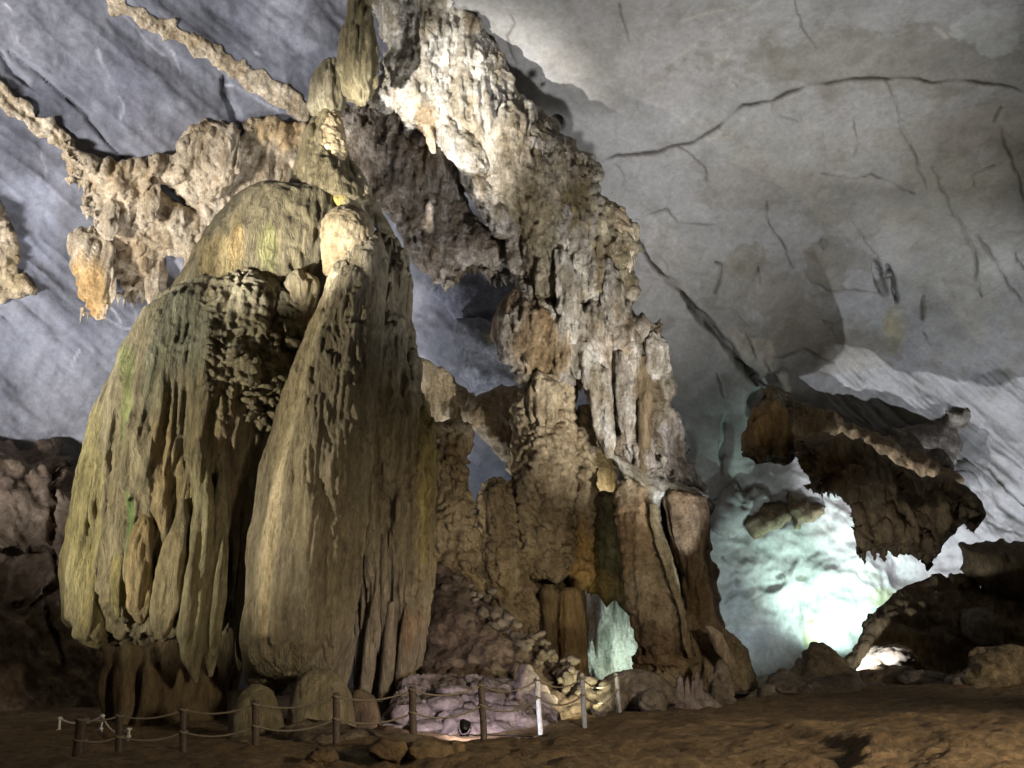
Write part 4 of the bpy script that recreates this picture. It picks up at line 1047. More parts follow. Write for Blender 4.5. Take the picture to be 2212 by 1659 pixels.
fringe(LB, [(1262, 830), (1230, 846), (1140, 842)], 8, .5, .3, 28.0, M['column'], 10)

# ------------------------------------------------------------------ columns under the arch
SH = lambda s, a=.22: [rough(.3, .7, 3, .6, s), flutes(.22, 1.2, .15, s + 5, 2), shelves(a * .6, 1.7, 2.0, s + 1), cauli(.24, 1.9, 1.9, s + 2), rough(.12, 2.6, 4, .7, s + 3, 'r', .6)]


def col(name, label, rows, Y, m='column', style=None, cat='column', tl=None, depth=.95, back=1.0):
    return tag(loft(name, rows, M[m], Y=Y, depth=depth, step=3.6, style=style, tl=tl, back=back), label, cat)


col('shelved_column', 'thick buff column with stacked knobbly shelves under the arch, largest of its cluster', [(812, 1160, 1190), (840, 1128, 1236), (880, 1114, 1240), (920, 1110, 1240), (1000, 1106, 1243), (1080, 1108, 1240), (1160, 1112, 1234), (1210, 1118, 1230), (1236, 1136, 1222), (1250, 1150, 1205)], 28.2, style=SH(601, .3),
    tl=[(1200, 905, 14, 36, (.5, .42, .36), .9)])  # shade of the gap slot painted as a darker patch
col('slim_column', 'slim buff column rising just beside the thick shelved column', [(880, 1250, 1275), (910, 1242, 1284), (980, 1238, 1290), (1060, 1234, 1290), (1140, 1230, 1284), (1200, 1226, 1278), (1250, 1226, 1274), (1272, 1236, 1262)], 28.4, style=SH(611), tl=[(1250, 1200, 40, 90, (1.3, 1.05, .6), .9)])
col('rounded_stalagmite', 'buff stalagmite with a rounded top in front of the blue grey wall', [(1036, 1066, 1086), (1050, 1052, 1100), (1080, 1044, 1110), (1130, 1044, 1112), (1170, 1036, 1122), (1210, 1024, 1140), (1250, 1026, 1150), (1290, 1050, 1160), (1350, 1072, 1168), (1420, 1082, 1172), (1460, 1090, 1170)], 27.6, style=SH(621, .2), cat='stalagmite')
col('flat_topped_column', 'flat topped buff column with shelves close to the edge of the tan cone', [(920, 950, 990), (928, 935, 1010), (950, 933, 1014), (1000, 938, 1006), (1050, 938, 1000), (1100, 936, 1000), (1150, 934, 1012), (1200, 930, 1024), (1260, 926, 1040), (1290, 930, 1040)], 25.6, style=SH(631, .3), tl=[(975, 980, 20, 30, (.8, .72, .6), .7)])
col('fluted_column', 'tan fluted column with a dark foot at the end of the central cluster', [(1040, 1330, 1370), (1060, 1322, 1400), (1120, 1330, 1425), (1200, 1344, 1440), (1280, 1352, 1462), (1340, 1366, 1478), (1400, 1376, 1488), (1450, 1370, 1490), (1480, 1365, 1495)], 26.8, style=[flutes(.22, 1.4, .08, 641, 2), shelves(.1, 2.2, .8, 642), popcorn(.06, 3.6, .8, 643), within(rough(.5, 1.2, 3, 1, 644, 'b'), 1430, 1430, 70, 50)], tl=[(1420, 1400, 70, 70, (.5, .42, .36), .9), (1390, 1150, 60, 80, (1.1, .95, .85), .8)])
col('stub_column', 'short brown stub column with a flat broken top below the pale tongue', [(1066, 1440, 1500), (1072, 1428, 1526), (1100, 1434, 1532), (1150, 1446, 1530), (1200, 1462, 1524), (1240, 1474, 1520), (1270, 1486, 1512)], 27.6, style=[flutes(.16, 1.9, .08, 651, 2), rough(.08, 2, 3, .4, 652, 'r')], tl=[(1480, 1130, 80, 100, (.9, .78, .75), 1)])
col('leaning_column', 'tall brown column leaning outward beside the glowing wall', [(1140, 1478, 1512), (1200, 1474, 1522), (1260, 1472, 1530), (1320, 1474, 1546), (1360, 1478, 1566), (1400, 1482, 1606), (1440, 1488, 1626), (1490, 1490, 1640)], 27.8, style=[flutes(.2, 1.5, .08, 661, 2), rough(.16, 1.6, 3, .5, 662, 'b')], tl=[(1520, 1300, 50, 150, (.9, .8, .7), .8)])
col('pale_rib', 'thin crooked pale calcite rib running down the leaning column', [(1090, 1402, 1420), (1130, 1404, 1428), (1180, 1418, 1444), (1230, 1436, 1462), (1250, 1440, 1466), (1290, 1456, 1472), (1340, 1470, 1484), (1390, 1476, 1492), (1420, 1486, 1496)], 26.0, 'white', style=[rough(.12, 1.6, 3, .7, 671, 'b'), rough(.08, 4, 2, 1, 672)], cat='calcite rib', tl=[(1450, 1250, 100, 250, (1.1, 1.02, .75), 1)])
col('broken_spur', 'yellow lit broken spur sticking out low on the leaning column', [(1352, 1522, 1540), (1366, 1526, 1558), (1390, 1538, 1572), (1420, 1556, 1586), (1440, 1570, 1588), (1450, 1576, 1584)], 26.2, 'tan', style=[rough(.16, 1.5, 3, .7, 681, 'b'), rough(.06, 4, 2, 1, 682)], cat='rock spur')
col('dark_pillar', 'dark brown pillar standing below the thick shelved column, nearer the rubble', [(1262, 1172, 1200), (1280, 1164, 1212), (1340, 1166, 1212), (1400, 1168, 1214), (1460, 1160, 1222)], 27.4, 'brown', [flutes(.2, 1.6, .06, 691, 2), rough(.08, 2, 3, .5, 692)])
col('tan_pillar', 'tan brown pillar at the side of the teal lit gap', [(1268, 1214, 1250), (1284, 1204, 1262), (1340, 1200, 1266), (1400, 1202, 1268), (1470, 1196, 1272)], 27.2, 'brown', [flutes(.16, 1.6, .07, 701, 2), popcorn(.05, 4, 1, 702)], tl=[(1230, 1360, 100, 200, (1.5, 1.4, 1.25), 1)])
tag(slab('dark_backing', [(1110, 1200), (1180, 1196), (1250, 1210), (1268, 1290), (1272, 1480), (1140, 1480), (1120, 1400), (1110, 1300)], M['brown'], Y=29.4, front=.6, rear=.5, round_px=40, step=5, amp=5, seed=20, style=[rough(.5, .8, 3, .8, 705, 'b')]), 'dark brown rock slab added to darken the small hollow under the shelved column', 'rock')  # dark slab added so the shaded hollow stays dark
tag(loft('flowstone_cascade', [(1262, 1270, 1330), (1290, 1256, 1370), (1340, 1250, 1384), (1400, 1248, 1392), (1450, 1244, 1396), (1480, 1244, 1400)], M['white'], Y=38.4, depth=.7, step=4, style=[rough(.8, .6, 3, .5, 706), flutes(.5, 1.0, .2, 707, 2), rough(.1, 2.5, 3, .5, 708)], tl=[(1310, 1400, 12, 50, (.45, .5, .48), .8), (1340, 1330, 10, 30, (.5, .55, .5), .7)]), 'pale teal lit flowstone cascade seen through the gap between the columns', 'flowstone')
tag(slab('yellow_nook', [(1262, 950), (1330, 960), (1340, 1080), (1268, 1080)], M['tan'], Y=31.6, front=.3, rear=.4, round_px=30, step=5, amp=5, seed=22, style=[rough(.2, .9, 3, 1, 709)]), 'bright yellow lit rock seen through the hole beside the slim column', 'rock')
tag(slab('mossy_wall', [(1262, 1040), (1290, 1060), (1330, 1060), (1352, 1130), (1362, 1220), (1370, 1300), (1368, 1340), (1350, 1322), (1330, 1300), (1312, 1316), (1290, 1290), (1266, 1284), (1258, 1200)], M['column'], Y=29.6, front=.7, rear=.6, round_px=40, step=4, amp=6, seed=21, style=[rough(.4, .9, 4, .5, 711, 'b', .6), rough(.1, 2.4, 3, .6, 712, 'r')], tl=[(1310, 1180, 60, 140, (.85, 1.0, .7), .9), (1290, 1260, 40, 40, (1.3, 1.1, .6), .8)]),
    'greenish rough rock wall between the slim column and the fluted column', 'rock wall')
tag(slab('cliff_band', [(1012, 860), (1040, 850), (1090, 838), (1130, 836), (1140, 880), (1122, 960), (1118, 1060), (1100, 1050), (1092, 1000), (1060, 960), (1030, 930), (1008, 930), (1000, 900)], M['column'], Y=30.2, front=.8, rear=.6, round_px=36, step=4, amp=8, seed=23, style=[rough(.4, .8, 4, .5, 721, 'b', .6), rough(.12, 2.4, 3, .5, 722, 'r')], tl=[(1040, 880, 40, 40, (.75, .72, .68), .8)]),
    'rough tan rock band below the arch opening', 'rock band')
LC = tag(slab('far_drapery', [(900, 770), (925, 776), (960, 800), (1000, 832), (1020, 850), (1034, 880), (1030, 930), (1010, 936), (985, 926), (960, 926), (930, 930), (905, 930)], M['tan'], Y=31.5, front=.5, rear=.4, round_px=24, step=4, amp=6, seed=25, style=[flutes(.25, 1.6, .08, 731, 2), rough(.06, 3, 2, .5, 732)]),
         'pale tan drapery on the far wall behind the tan cone', 'drapery')
BR = thing('far_block', 'blue grey rock block with pale veins seen through the arch', 'rock', foot(1050, 860, 36))
slab('upper_block', [(930, 640), (962, 600), (1000, 560), (1060, 550), (1140, 560), (1150, 640), (1130, 690), (1080, 712), (1020, 700), (985, 690), (960, 660)], M['bluegrey'], Y=37.5, front=1.0, rear=.8, round_px=60, step=5, parent=BR, amp=6, seed=27, style=[rough(.7, .35, 3, 1, 741), rough(.08, 1.5, 3, 1, 742)], tl=[(1040, 620, 200, 200, (.85, .85, .95), 1)])
slab('lower_block', [(985, 690), (1030, 684), (1080, 700), (1140, 710), (1150, 800), (1120, 846), (1060, 856), (1016, 850), (990, 810), (976, 750)], M['bluegrey'], Y=36.5, front=1.6, rear=.8, round_px=55, step=5, parent=BR, amp=4, seed=29, style=[rough(.5, .45, 3, 1, 751), rough(.08, 1.5, 3, 1, 752)], tl=[(1080, 730, 30, 16, (2.2, 1.8, 1.2), .9)])

# ------------------------------------------------------------------ tan flowstone hung on the left ceiling
LF = thing('wall_flowstone', 'cream flowstone curtain spread over the grey slope behind the olive dome', 'flowstone', foot(400, 660, 29))
TS = [(620, 280, 60, 40, (1.15, .95, .62), .6), (300, 400, 120, 60, (1.12, 1.08, 1.0), .5), (260, 560, 60, 90, (.95, .86, .72), .5)]
yw = lambda x, y: wall_y(x, y) - .35
CU = slab('curtain', [(130, 296), (180, 322), (240, 346), (300, 344), (345, 338), (385, 322), (396, 286), (420, 272), (470, 264), (520, 292), (530, 262), (580, 252), (650, 268), (690, 300), (690, 470), (600, 470), (520, 480), (470, 510), (440, 560), (415, 610), (390, 640), (360, 668), (345, 650), (320, 655), (290, 640), (268, 650), (255, 600), (248, 520), (226, 500), (212, 480), (200, 468), (180, 456), (186, 400), (150, 392), (138, 370), (136, 330)],
     M['tan'], Y=yw, front=.55, rear=.5, round_px=46, step=4, parent=LF, amp=9, seed=31, tl=TS,
     holes=[[(336, 384), (360, 400), (400, 432), (420, 456), (396, 446), (360, 420), (340, 404)], [(352, 560), (372, 548), (398, 560), (396, 610), (380, 640), (356, 648), (362, 600)]],
     style=[rough(.25, .5, 3, .5, 801), flutes(.26, 1.1, .14, 802, 2), flutes(.2, 2.6, .12, 805, 2), rough(.28, 1.7, 4, .2, 803, 'r', .62), rough(.10, 4, 2, .25, 804)])
W_ = lambda x, y: float(wall_y(np.array([x]), np.array([y]))[0])
wa = W_(450, 350); wb = W_(200, 600)
loft('hanging_fold', [(262, 400, 470, wa - .5), (285, 386, 520, wa - .8), (320, 384, 522, wa - .9), (370, 388, 516, wa - .8), (410, 394, 480, wa - .5), (440, 400, 440, wa - .2)], M['tan'], depth=.4, step=3.2, parent=LF, style=[flutes(.30, 1.5, .05, 811, 2), flutes(.12, 3.4, .06, 813, 2), rough(.12, 2.2, 4, .5, 812, 'r')], back=.8)
loft('hanging_fold', [(498, 160, 220, wb - .9), (510, 146, 240, wb - 1.1), (540, 146, 250, wb - 1.2), (590, 158, 256, wb - 1.2), (640, 176, 252, wb - 1.1), (670, 192, 240, wb - 1), (690, 208, 230, wb - .9)], M['tan'], depth=.5, step=3.2, parent=LF, style=[flutes(.24, 1.8, .05, 821, 2), flutes(.10, 4, .06, 822, 1), rough(.06, 2.2, 3, .5, 823)], back=.8, tl=[(195, 640, 50, 70, (1.0, .78, .45), .9)])
for k, rows in enumerate([[(300, 540, 560), (340, 528, 580), (400, 532, 584), (440, 545, 570)], [(330, 590, 610), (370, 582, 632), (420, 588, 634), (450, 600, 620)], [(440, 250, 275), (490, 244, 300), (560, 250, 306), (620, 262, 300), (655, 275, 290)], [(400, 200, 225), (440, 196, 262), (490, 206, 258), (520, 225, 245)],
                          [(520, 310, 330), (570, 304, 348), (630, 312, 346), (665, 325, 338)], [(440, 420, 440), (480, 408, 452), (540, 396, 440), (600, 400, 420)], [(350, 300, 320), (390, 290, 350), (440, 300, 352), (480, 315, 335)], [(480, 495, 515), (440, 486, 530), (400, 480, 524), (380, 490, 510)]]):
    cy = sum(r[0] for r in rows) / 4; cx = (rows[1][1] + rows[1][2]) / 2
    loft('hanging_fold', rows, M['tan'], Y=float(yw(np.array([cx]), np.array([cy]))[0]) - .4, depth=.5, step=4, parent=LF, style=[flutes(.22, 1.6, .08, 830 + k, 2), rough(.14, 2, 3, .5, 840 + k, 'b')], back=.8)
fringe(CU, [(255, 640), (290, 640), (345, 655)], 9, .8, .22, W_(300, 645) - .5, M['tan'], 21)
fringe(CU, [(136, 360), (150, 390), (186, 400), (182, 456), (215, 490)], 9, .6, .28, W_(170, 420) - .5, M['tan'], 22)
fringe(CU, [(165, 668), (200, 684), (240, 660)], 6, .6, .2, wb - 1.2, M['tan'], 23)

# ribbons of calcite that follow the joints of the ceiling
def ribbon(name, label, line, w, seed, m='tan'):
    up, dn = [], []
    for k, (x, y) in enumerate(line):
        up.append((x + w * .45, y - w * .5)); dn.append((x - w * .45, y + w * .5))
    out = up + dn[::-1]
    return tag(slab(name, out, M[m], Y=lambda x, y: wall_y(x, y) - .05, front=.05, rear=.4, round_px=14, step=3.4, amp=9, seed=seed, style=[rough(.09, .9, 3, 1, seed + 900, 'b', .6), flutes(.10, 2.4, .3, seed + 901), rough(.09, 3, 3, 1, seed + 902, 'r')]), label, 'calcite vein')


ribbon('calcite_vein', 'long tan calcite vein slanting from the top edge down to the upper column', [(225, -40), (262, 16), (330, 46), (400, 82), (470, 118), (500, 150), (560, 180), (620, 214), (672, 246)], 32, 41)
ribbon('calcite_vein', 'tan calcite vein along the left edge running down to the cream curtain', [(-420, -60), (-240, 60), (-60, 170), (0, 214), (50, 250), (100, 282), (150, 318)], 34, 43)
tag(slab('calcite_patch', [(-420, 400), (-80, 420), (0, 440), (20, 490), (48, 540), (40, 590), (72, 610), (70, 640), (30, 650), (0, 660), (-80, 680), (-420, 720)], M['tan'], Y=lambda x, y: wall_y(x, y) - .05, front=.25, rear=.4, round_px=36, step=5, amp=8, seed=45, style=[rough(.5, .7, 4, .7, 951, 'b', .6), rough(.12, 2.5, 3, 1, 952)], tl=[(20, 600, 60, 60, (.75, .72, .6), .7)]),
    'rough cream patch on the grey slope at the left edge', 'calcite patch')

# ------------------------------------------------------------------ hanging rocks before the glowing wall
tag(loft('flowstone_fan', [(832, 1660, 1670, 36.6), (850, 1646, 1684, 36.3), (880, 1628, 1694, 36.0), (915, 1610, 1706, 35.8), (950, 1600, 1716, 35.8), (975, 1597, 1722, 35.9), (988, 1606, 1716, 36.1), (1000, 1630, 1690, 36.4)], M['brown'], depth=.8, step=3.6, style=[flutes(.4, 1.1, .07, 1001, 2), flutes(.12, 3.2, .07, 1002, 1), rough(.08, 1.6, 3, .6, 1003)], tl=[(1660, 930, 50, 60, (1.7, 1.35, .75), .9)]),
    'ochre brown fan of flowstone hanging above the glowing wall', 'flowstone')
HM = thing('hanging_mass', 'dark brown hanging rock mass with ragged teeth before the glowing wall', 'hanging rock', foot(1930, 1200, 35))
HB = slab('body', [(1716, 944), (1790, 938), (1862, 958), (1930, 996), (1990, 1030), (2050, 1032), (2092, 1054), (2128, 1108), (2108, 1150), (2086, 1134), (2064, 1146), (2046, 1166), (2018, 1208), (1990, 1190), (1962, 1198), (1934, 1184), (1905, 1192), (1891, 1172), (1862, 1204), (1852, 1150), (1846, 1098), (1812, 1072), (1790, 1068), (1760, 1062), (1742, 1030), (1722, 990)], M['brown'], Y=35.0, front=1.9, rear=4.0, round_px=75, step=4, parent=HM, amp=6, seed=51, style=[rough(1.0, .4, 3, .8, 1011), flutes(.5, .8, .15, 1014, 2), rough(.4, 1.1, 5, .5, 1012, 'n', .62), rough(.2, 2, 4, .5, 1013, 'r', .6)], tl=[(1780, 1010, 50, 50, (1.4, 1.15, .9), .7), (1960, 1130, 90, 60, (1.25, 1.15, 1.0), .6)])
slab('root', [(1684, 872), (1760, 884), (1850, 914), (1940, 950), (2020, 990), (2084, 1034), (2074, 1080), (1960, 1070), (1860, 1030), (1770, 1000), (1706, 968)], M['brown'], Y=lambda x, y: wall_r(x, y) - 1.2, front=1.6, rear=1.6, round_px=50, step=4, parent=HM, amp=8, seed=58, style=[rough(.8, .4, 3, .8, 1015), rough(.35, 1.1, 4, .6, 1016, 'r', .6)], tl=[(1880, 970, 300, 200, (1.5, 1.4, 1.3), 1)])
fringe(HB, [(1862, 1190), (1905, 1184), (1960, 1190), (2012, 1200)], 7, .8, .6, 35.0, M['brown'], 31)
fringe(HB, [(1745, 1050), (1808, 1058)], 8, .6, .3, 35.4, M['brown'], 32)
fringe(HB, [(1850, 1100), (1858, 1180)], 6, 1.3, .3, 35.0, M['brown'], 33)
SL = lambda s: [rough(.35, .5, 3, .8, s), rough(.14, 1.2, 4, .7, s + 1, 'b', .6)]
# tilted slab on the far wall, its brown standing in for cast shadow
def facet(label, pts, Yb, kx, ky, m, seed, tl=None, round_px=22):
    q = C6(*pts)
    cx = sum(e[0] for e in q) / len(q); cy = sum(e[1] for e in q) / len(q)
    def striae(p, a, b):
        t = (b - .85 * (a - cx)) / 1.3; u = (a + .85 * b) / 1.3
        return 0.16 * fbm(np.stack([t * .03, u * .004, np.full_like(t, seed)], -1), 1, 4, 1, seed, .6)
    w0 = float(np.percentile(wall_r(np.array([e[0] for e in q]), np.array([e[1] for e in q])), 35))
    return tag(slab('shadow_slab', q, M[m], Y=lambda x, y: np.minimum(w0 - Yb + kx * (x - cx) + ky * (y - cy), wall_r(x, y) + .25), front=.9, rear=1.2, round_px=60, step=4, amp=11, seed=seed, style=[striae, rough(.55, .28, 3, 1, seed + 1, 'r', .5), rough(.06, 1.6, 4, 1, seed + 2, 'r', .6)], tl=tl), label, 'rock slab')


facet('brown rock slab in place of a cast shadow on the wall just above the dark hanging mass', [(1400, 750), (1640, 690), (1860, 600), (1860, 800), (1830, 900), (1800, 990), (1700, 1060), (1600, 1080), (1400, 1000), (1230, 880)], .3, 0.002, -0.004, 'stone', 2011)
tag(slab('diagonal_ledge', [(1676, 836), (1704, 846), (1760, 880), (1812, 924), (1860, 960), (1930, 1010), (2000, 1066), (2034, 1096), (2020, 1110), (1970, 1056), (1920, 1026), (1862, 984), (1800, 962), (1740, 952), (1706, 906)], M['stone'], Y=lambda x, y: wall_r(x, y) + .1, front=.9, rear=.8, round_px=24, step=4, amp=5, seed=57, style=SL(1041), tl=[(1850, 960, 250, 200, (1.3, 1.25, 1.15), 1)]), 'long brown rock ledge slanting down behind the hanging mass', 'rock ledge')
tag(slab('hanging_flake', [(1606, 1130), (1622, 1100), (1650, 1090), (1690, 1086), (1706, 1096), (1712, 1120), (1690, 1140), (1668, 1150), (1640, 1160), (1614, 1162)], M['brown'], Y=lambda x, y: wall_r(x, y) - .2, front=.7, rear=.8, round_px=22, step=4, amp=6, seed=59, style=SL(1051)), 'dark ragged rock flake on the glowing wall, nearest the columns', 'rock flake')
tag(slab('hanging_flake', [(1692, 1046), (1706, 1066), (1718, 1086), (1740, 1084), (1768, 1092), (1788, 1092), (1784, 1110), (1752, 1126), (1730, 1132), (1728, 1148), (1716, 1140), (1708, 1100), (1698, 1072)], M['brown'], Y=lambda x, y: wall_r(x, y) - .3, front=.8, rear=.8, round_px=18, step=4, amp=5, seed=61, style=SL(1061)), 'dark spiked rock flake hanging beside the brightest part of the glowing wall', 'rock flake')
tag(slab('rock_bulge', [(1560, 1058), (1590, 1046), (1612, 1060), (1630, 1052), (1660, 1070), (1650, 1096), (1618, 1120), (1606, 1146), (1570, 1156), (1546, 1140), (1534, 1110), (1540, 1080)], M['ceil_r'], Y=lambda x, y: wall_r(x, y) - .1, front=.9, rear=.8, round_px=40, step=4, amp=8, seed=62, style=[rough(.5, .5, 4, 1, 1071), rough(.15, 1.5, 3, 1, 1072, 'r')]), 'grey bulge of rock on the wall beyond the stub column', 'rock bulge')
tag(slab('shadowed_overhang', [(2072, 1172), (2100, 1182), (2130, 1166), (2170, 1176), (2240, 1168), (2420, 1140), (2420, 1330), (2240, 1320), (2170, 1300), (2120, 1270), (2086, 1240), (2074, 1200)], M['brown'], Y=33.5, front=1.6, rear=1.2, round_px=60, step=5, amp=7, seed=63, style=SL(1081)), 'dark shadowed rock overhang low at the right edge', 'rock overhang')
tag(slab('rock_bank', [(1818, 1440), (1850, 1392), (1880, 1340), (1920, 1290), (1960, 1262), (2010, 1240), (2070, 1240), (2140, 1270), (2240, 1300), (2440, 1290), (2440, 1560), (2200, 1560), (2000, 1530), (1880, 1500)], M['brown'], Y=lambda x, y: 33.5 - 0.004 * (y - 1240), front=1.8, rear=1.5, round_px=110, step=5, amp=6, seed=65, style=[rough(1.0, .35, 4, .8, 1091, 'n', .55), rough(.45, 1.0, 4, .8, 1092, 'b', .6), rough(.15, 2.5, 3, 1, 1093, 'r')]), 'dark bank of rock under the glowing wall at the right', 'rock bank')
tag(loft('round_boulder', [(1312, 2100, 2130), (1322, 2084, 2144), (1345, 2077, 2154), (1370, 2080, 2158), (1390, 2095, 2160), (1402, 2110, 2150)], M['stone'], Y=31.0, depth=.9, step=4, style=[rough(.2, .9, 3, 1, 1101), popcorn(.06, 3, 1, 1102)]), 'pale round boulder resting on the dark bank', 'boulder')

# ------------------------------------------------------------------ rubble slope and pink mound in the middle
RS = thing('rubble_slope', 'sloping cone of dark rubble between the tan cone and the columns', 'rubble slope', foot(1060, 1560, 24))
slab('slope', [(925, 1200), (960, 1205), (990, 1240), (1030, 1280), (1060, 1320), (1090, 1350), (1120, 1380), (1150, 1410), (1190, 1440), (1230, 1462), (1290, 1500), (1300, 1560), (1200, 1600), (1000, 1610), (860, 1600), (880, 1500), (915, 1400), (930, 1300)], M['stone'], Y=lambda x, y: 25.6 - 0.0085 * (y - 1200), front=.9, rear=1.0, round_px=50, step=4, parent=RS, amp=7, seed=71, style=[rough(.4, .5, 3, 1, 1201), rough(.3, 1.1, 4, 1.2, 1202, 'b', .6), rough(.12, 2.6, 3, 1, 1203, 'r')], tl=[(1050, 1400, 400, 300, (.66, .58, .56), 1)])
rs = random.Random(8)
SM = {}
for k in range(92):
    t = rs.random()
    if k < 110:      # along the lit crest of the slope
        x = 955 + 330 * t + rs.gauss(0, 12); y = 1226 + 270 * t + rs.gauss(0, 12) + (10 if rs.random() < .4 else 0)
    else:
        x = rs.uniform(930, 1200); y = rs.uniform(1290, 1480)
        if y < 1226 + (x - 955) * .82: y = 1240 + (x - 955) * .82 + rs.uniform(5, 40)
    Yk = 25.6 - 0.0085 * (y - 1200) - .75 + rs.uniform(-.2, .2)
    s = rs.uniform(.15, .45)
    v = rs.randrange(5)
    if v not in SM:
        o = boulder('stone', 1106, 1500, 20, 1.0, .85, .9, M['tan'] if v == 5 else M['stone'], 300 + v, None, 0, (16, 11), 0, .0, fine=.06, planes=8)
        SM[v] = o.data
        bpy.data.objects.remove(o)
    o = bpy.data.objects.new('stone', SM[v])
    COL.objects.link(o)
    o.parent = RS
    o.location = pt(x, y, Yk) - Vector(RS['_base']) - Vector((0, 0, s * .4))
    o.scale = (s * rs.uniform(.8, 1.4), s, s * rs.uniform(.6, 1.1))
    o.rotation_euler = (rs.uniform(-.4, .4), rs.uniform(-.4, .4), rs.uniform(0, 6.28))

PM = thing('flowstone_mound', 'low lumpy pink lit flowstone mound behind the rope fence and floodlight', 'flowstone', foot(1000, 1590, 21))
loft('mound', [(1462, 940, 1050, 22.2), (1474, 896, 1100, 22.0), (1494, 872, 1145, 21.7), (1520, 850, 1180, 21.3), (1550, 838, 1190, 20.9), (1580, 830, 1200, 20.5), (1620, 820, 1220, 20.2)], M['mound'], depth=.42, step=3.6, parent=PM, style=[rough(.35, .6, 3, 1, 1211), shelves(.26, 1.5, 1.2, 1212), rough(.16, 1.3, 4, .8, 1213, 'r'), rough(.06, 3.5, 3, 1, 1214)])
for k, (x, y, w, h) in enumerate([(905, 1540, 70, 34), (960, 1520, 90, 32), (1010, 1550, 80, 30), (930, 1572, 90, 26), (1100, 1545, 80, 36), (1060, 1508, 70, 26), (870, 1545, 50, 36), (1140, 1560, 60, 26), (985, 1490, 80, 22), (1090, 1580, 90, 18)]):
    loft('lobe', [(y - h * .6, x - w * .28, x + w * .25), (y - h * .35, x - w * .45, x + w * .42), (y, x - w * .52, x + w * .5), (y + h * .3, x - w * .45, x + w * .45), (y + h * .5, x - w * .3, x + w * .3)], M['mound'], Y=19.9 + (1580 - y) * .012, depth=1.0, step=3.6, parent=PM, style=[rough(.12, 1.2, 3, 1, 1230 + k, 'b'), rough(.05, 3, 2, 1, 1250 + k)], back=1)
tag(loft('knobbly_stalagmite', [(1436, 1120, 1140), (1450, 1108, 1160), (1480, 1100, 1176), (1510, 1090, 1186), (1545, 1084, 1192), (1575, 1090, 1190)], M['mound'], Y=21.4, depth=.9, step=3.6, style=[flutes(.2, 1.8, .15, 1261, 2), rough(.2, 1.3, 3, .8, 1262, 'b'), popcorn(.06, 3.5, 1, 1263)]), 'knobbly pinkish stalagmite at the foot of the rubble slope', 'stalagmite')
# bright rock around the hidden yellow lamp
YR = thing('yellow_lit_rubble', 'heap of pale rubble lit bright yellow behind the fence', 'rubble heap', foot(1240, 1500, 24))
for k in range(26):
    x = min(1290, max(1204, rs.gauss(1244, 24))); y = 1468 + (x - 1215) * .42 + rs.uniform(-6, 26)
    o = bpy.data.objects.new('stone', SM[rs.choice([1, 3, 4])]); COL.objects.link(o)
    s = rs.uniform(.25, .6)
    o.parent = YR; o.location = pt(x, y, 24 + rs.uniform(-.4, .6)) - Vector(YR['_base']); o.scale = (s, s, s * .8); o.rotation_euler = (rs.uniform(-.5, .5), rs.uniform(-.5, .5), rs.uniform(0, 6.28))

# ------------------------------------------------------------------ stalagmites and boulders at floor level
tag(loft('stalagmite_boss', [(1478, 540, 566), (1490, 526, 590), (1510, 514, 602), (1550, 500, 616), (1600, 488, 626), (1650, 480, 640)], M['dome'], Y=18.8, depth=.9, step=4, style=[rough(.12, .9, 3, .7, 1301), popcorn(.03, 5, 1, 1302)]), 'smooth rounded dark stalagmite boss in front of the olive dome', 'stalagmite')
tag(loft('stalagmite_boss', [(1446, 668, 714), (1456, 652, 734), (1480, 638, 752), (1520, 626, 764), (1570, 620, 770), (1620, 615, 775)], M['dome'], Y=20.0, depth=.9, step=4, style=[rough(.12, .8, 3, .7, 1311), popcorn(.03, 5, 1, 1312)]), 'wide rounded dark stalagmite boss at the foot of the tan cone', 'stalagmite')
tag(loft('stalagmite_boss', [(1490, 765, 790), (1505, 752, 812), (1540, 745, 822), (1590, 740, 826), (1620, 740, 826)], M['brown'], Y=20.6, depth=.9, step=4, style=[rough(.15, .9, 3, .7, 1321)]), 'small dark boss tucked behind the wide stalagmite boss', 'stalagmite')
tag(loft('long_boulder', [(1562, 640, 730, 17.2), (1572, 600, 800, 17.0), (1592, 582, 850, 16.8), (1620, 576, 880, 16.6), (1650, 580, 890, 16.5)], M['stone'], depth=.5, step=4, style=[rough(.3, .6, 3, 1, 1331), rough(.12, 1.6, 3, 1, 1332, 'b')], tl=[(720, 1600, 300, 100, (.8, .72, .6), 1)]), 'long low dark boulder behind the rope fence', 'boulder')
tag(loft('egg_boulder', [(1584, 850, 880, 14.2), (1592, 830, 915, 14.0), (1610, 818, 930, 13.9), (1630, 816, 928, 13.9), (1648, 830, 910, 14)], M['stone'], depth=.8, step=4, style=[rough(.12, .9, 3, 1, 1341), rough(.05, 2.5, 3, 1, 1342)], tl=[(870, 1620, 300, 100, (.85, .76, .6), 1)]), 'egg shaped dark boulder before the rope fence, near the floodlight', 'boulder')
tag(loft('flat_boulder', [(1620, 740, 800, 14.4), (1628, 722, 840, 14.2), (1645, 716, 850, 14.1), (1660, 725, 846, 14.1)], M['stone'], depth=.8, step=4, style=[rough(.1, .9, 3, 1, 1351, 'b'), rough(.04, 2.5, 3, 1, 1352)], tl=[(780, 1640, 300, 100, (.85, .76, .6), 1)]), 'flat dark boulder at the bottom edge of the photo', 'boulder')
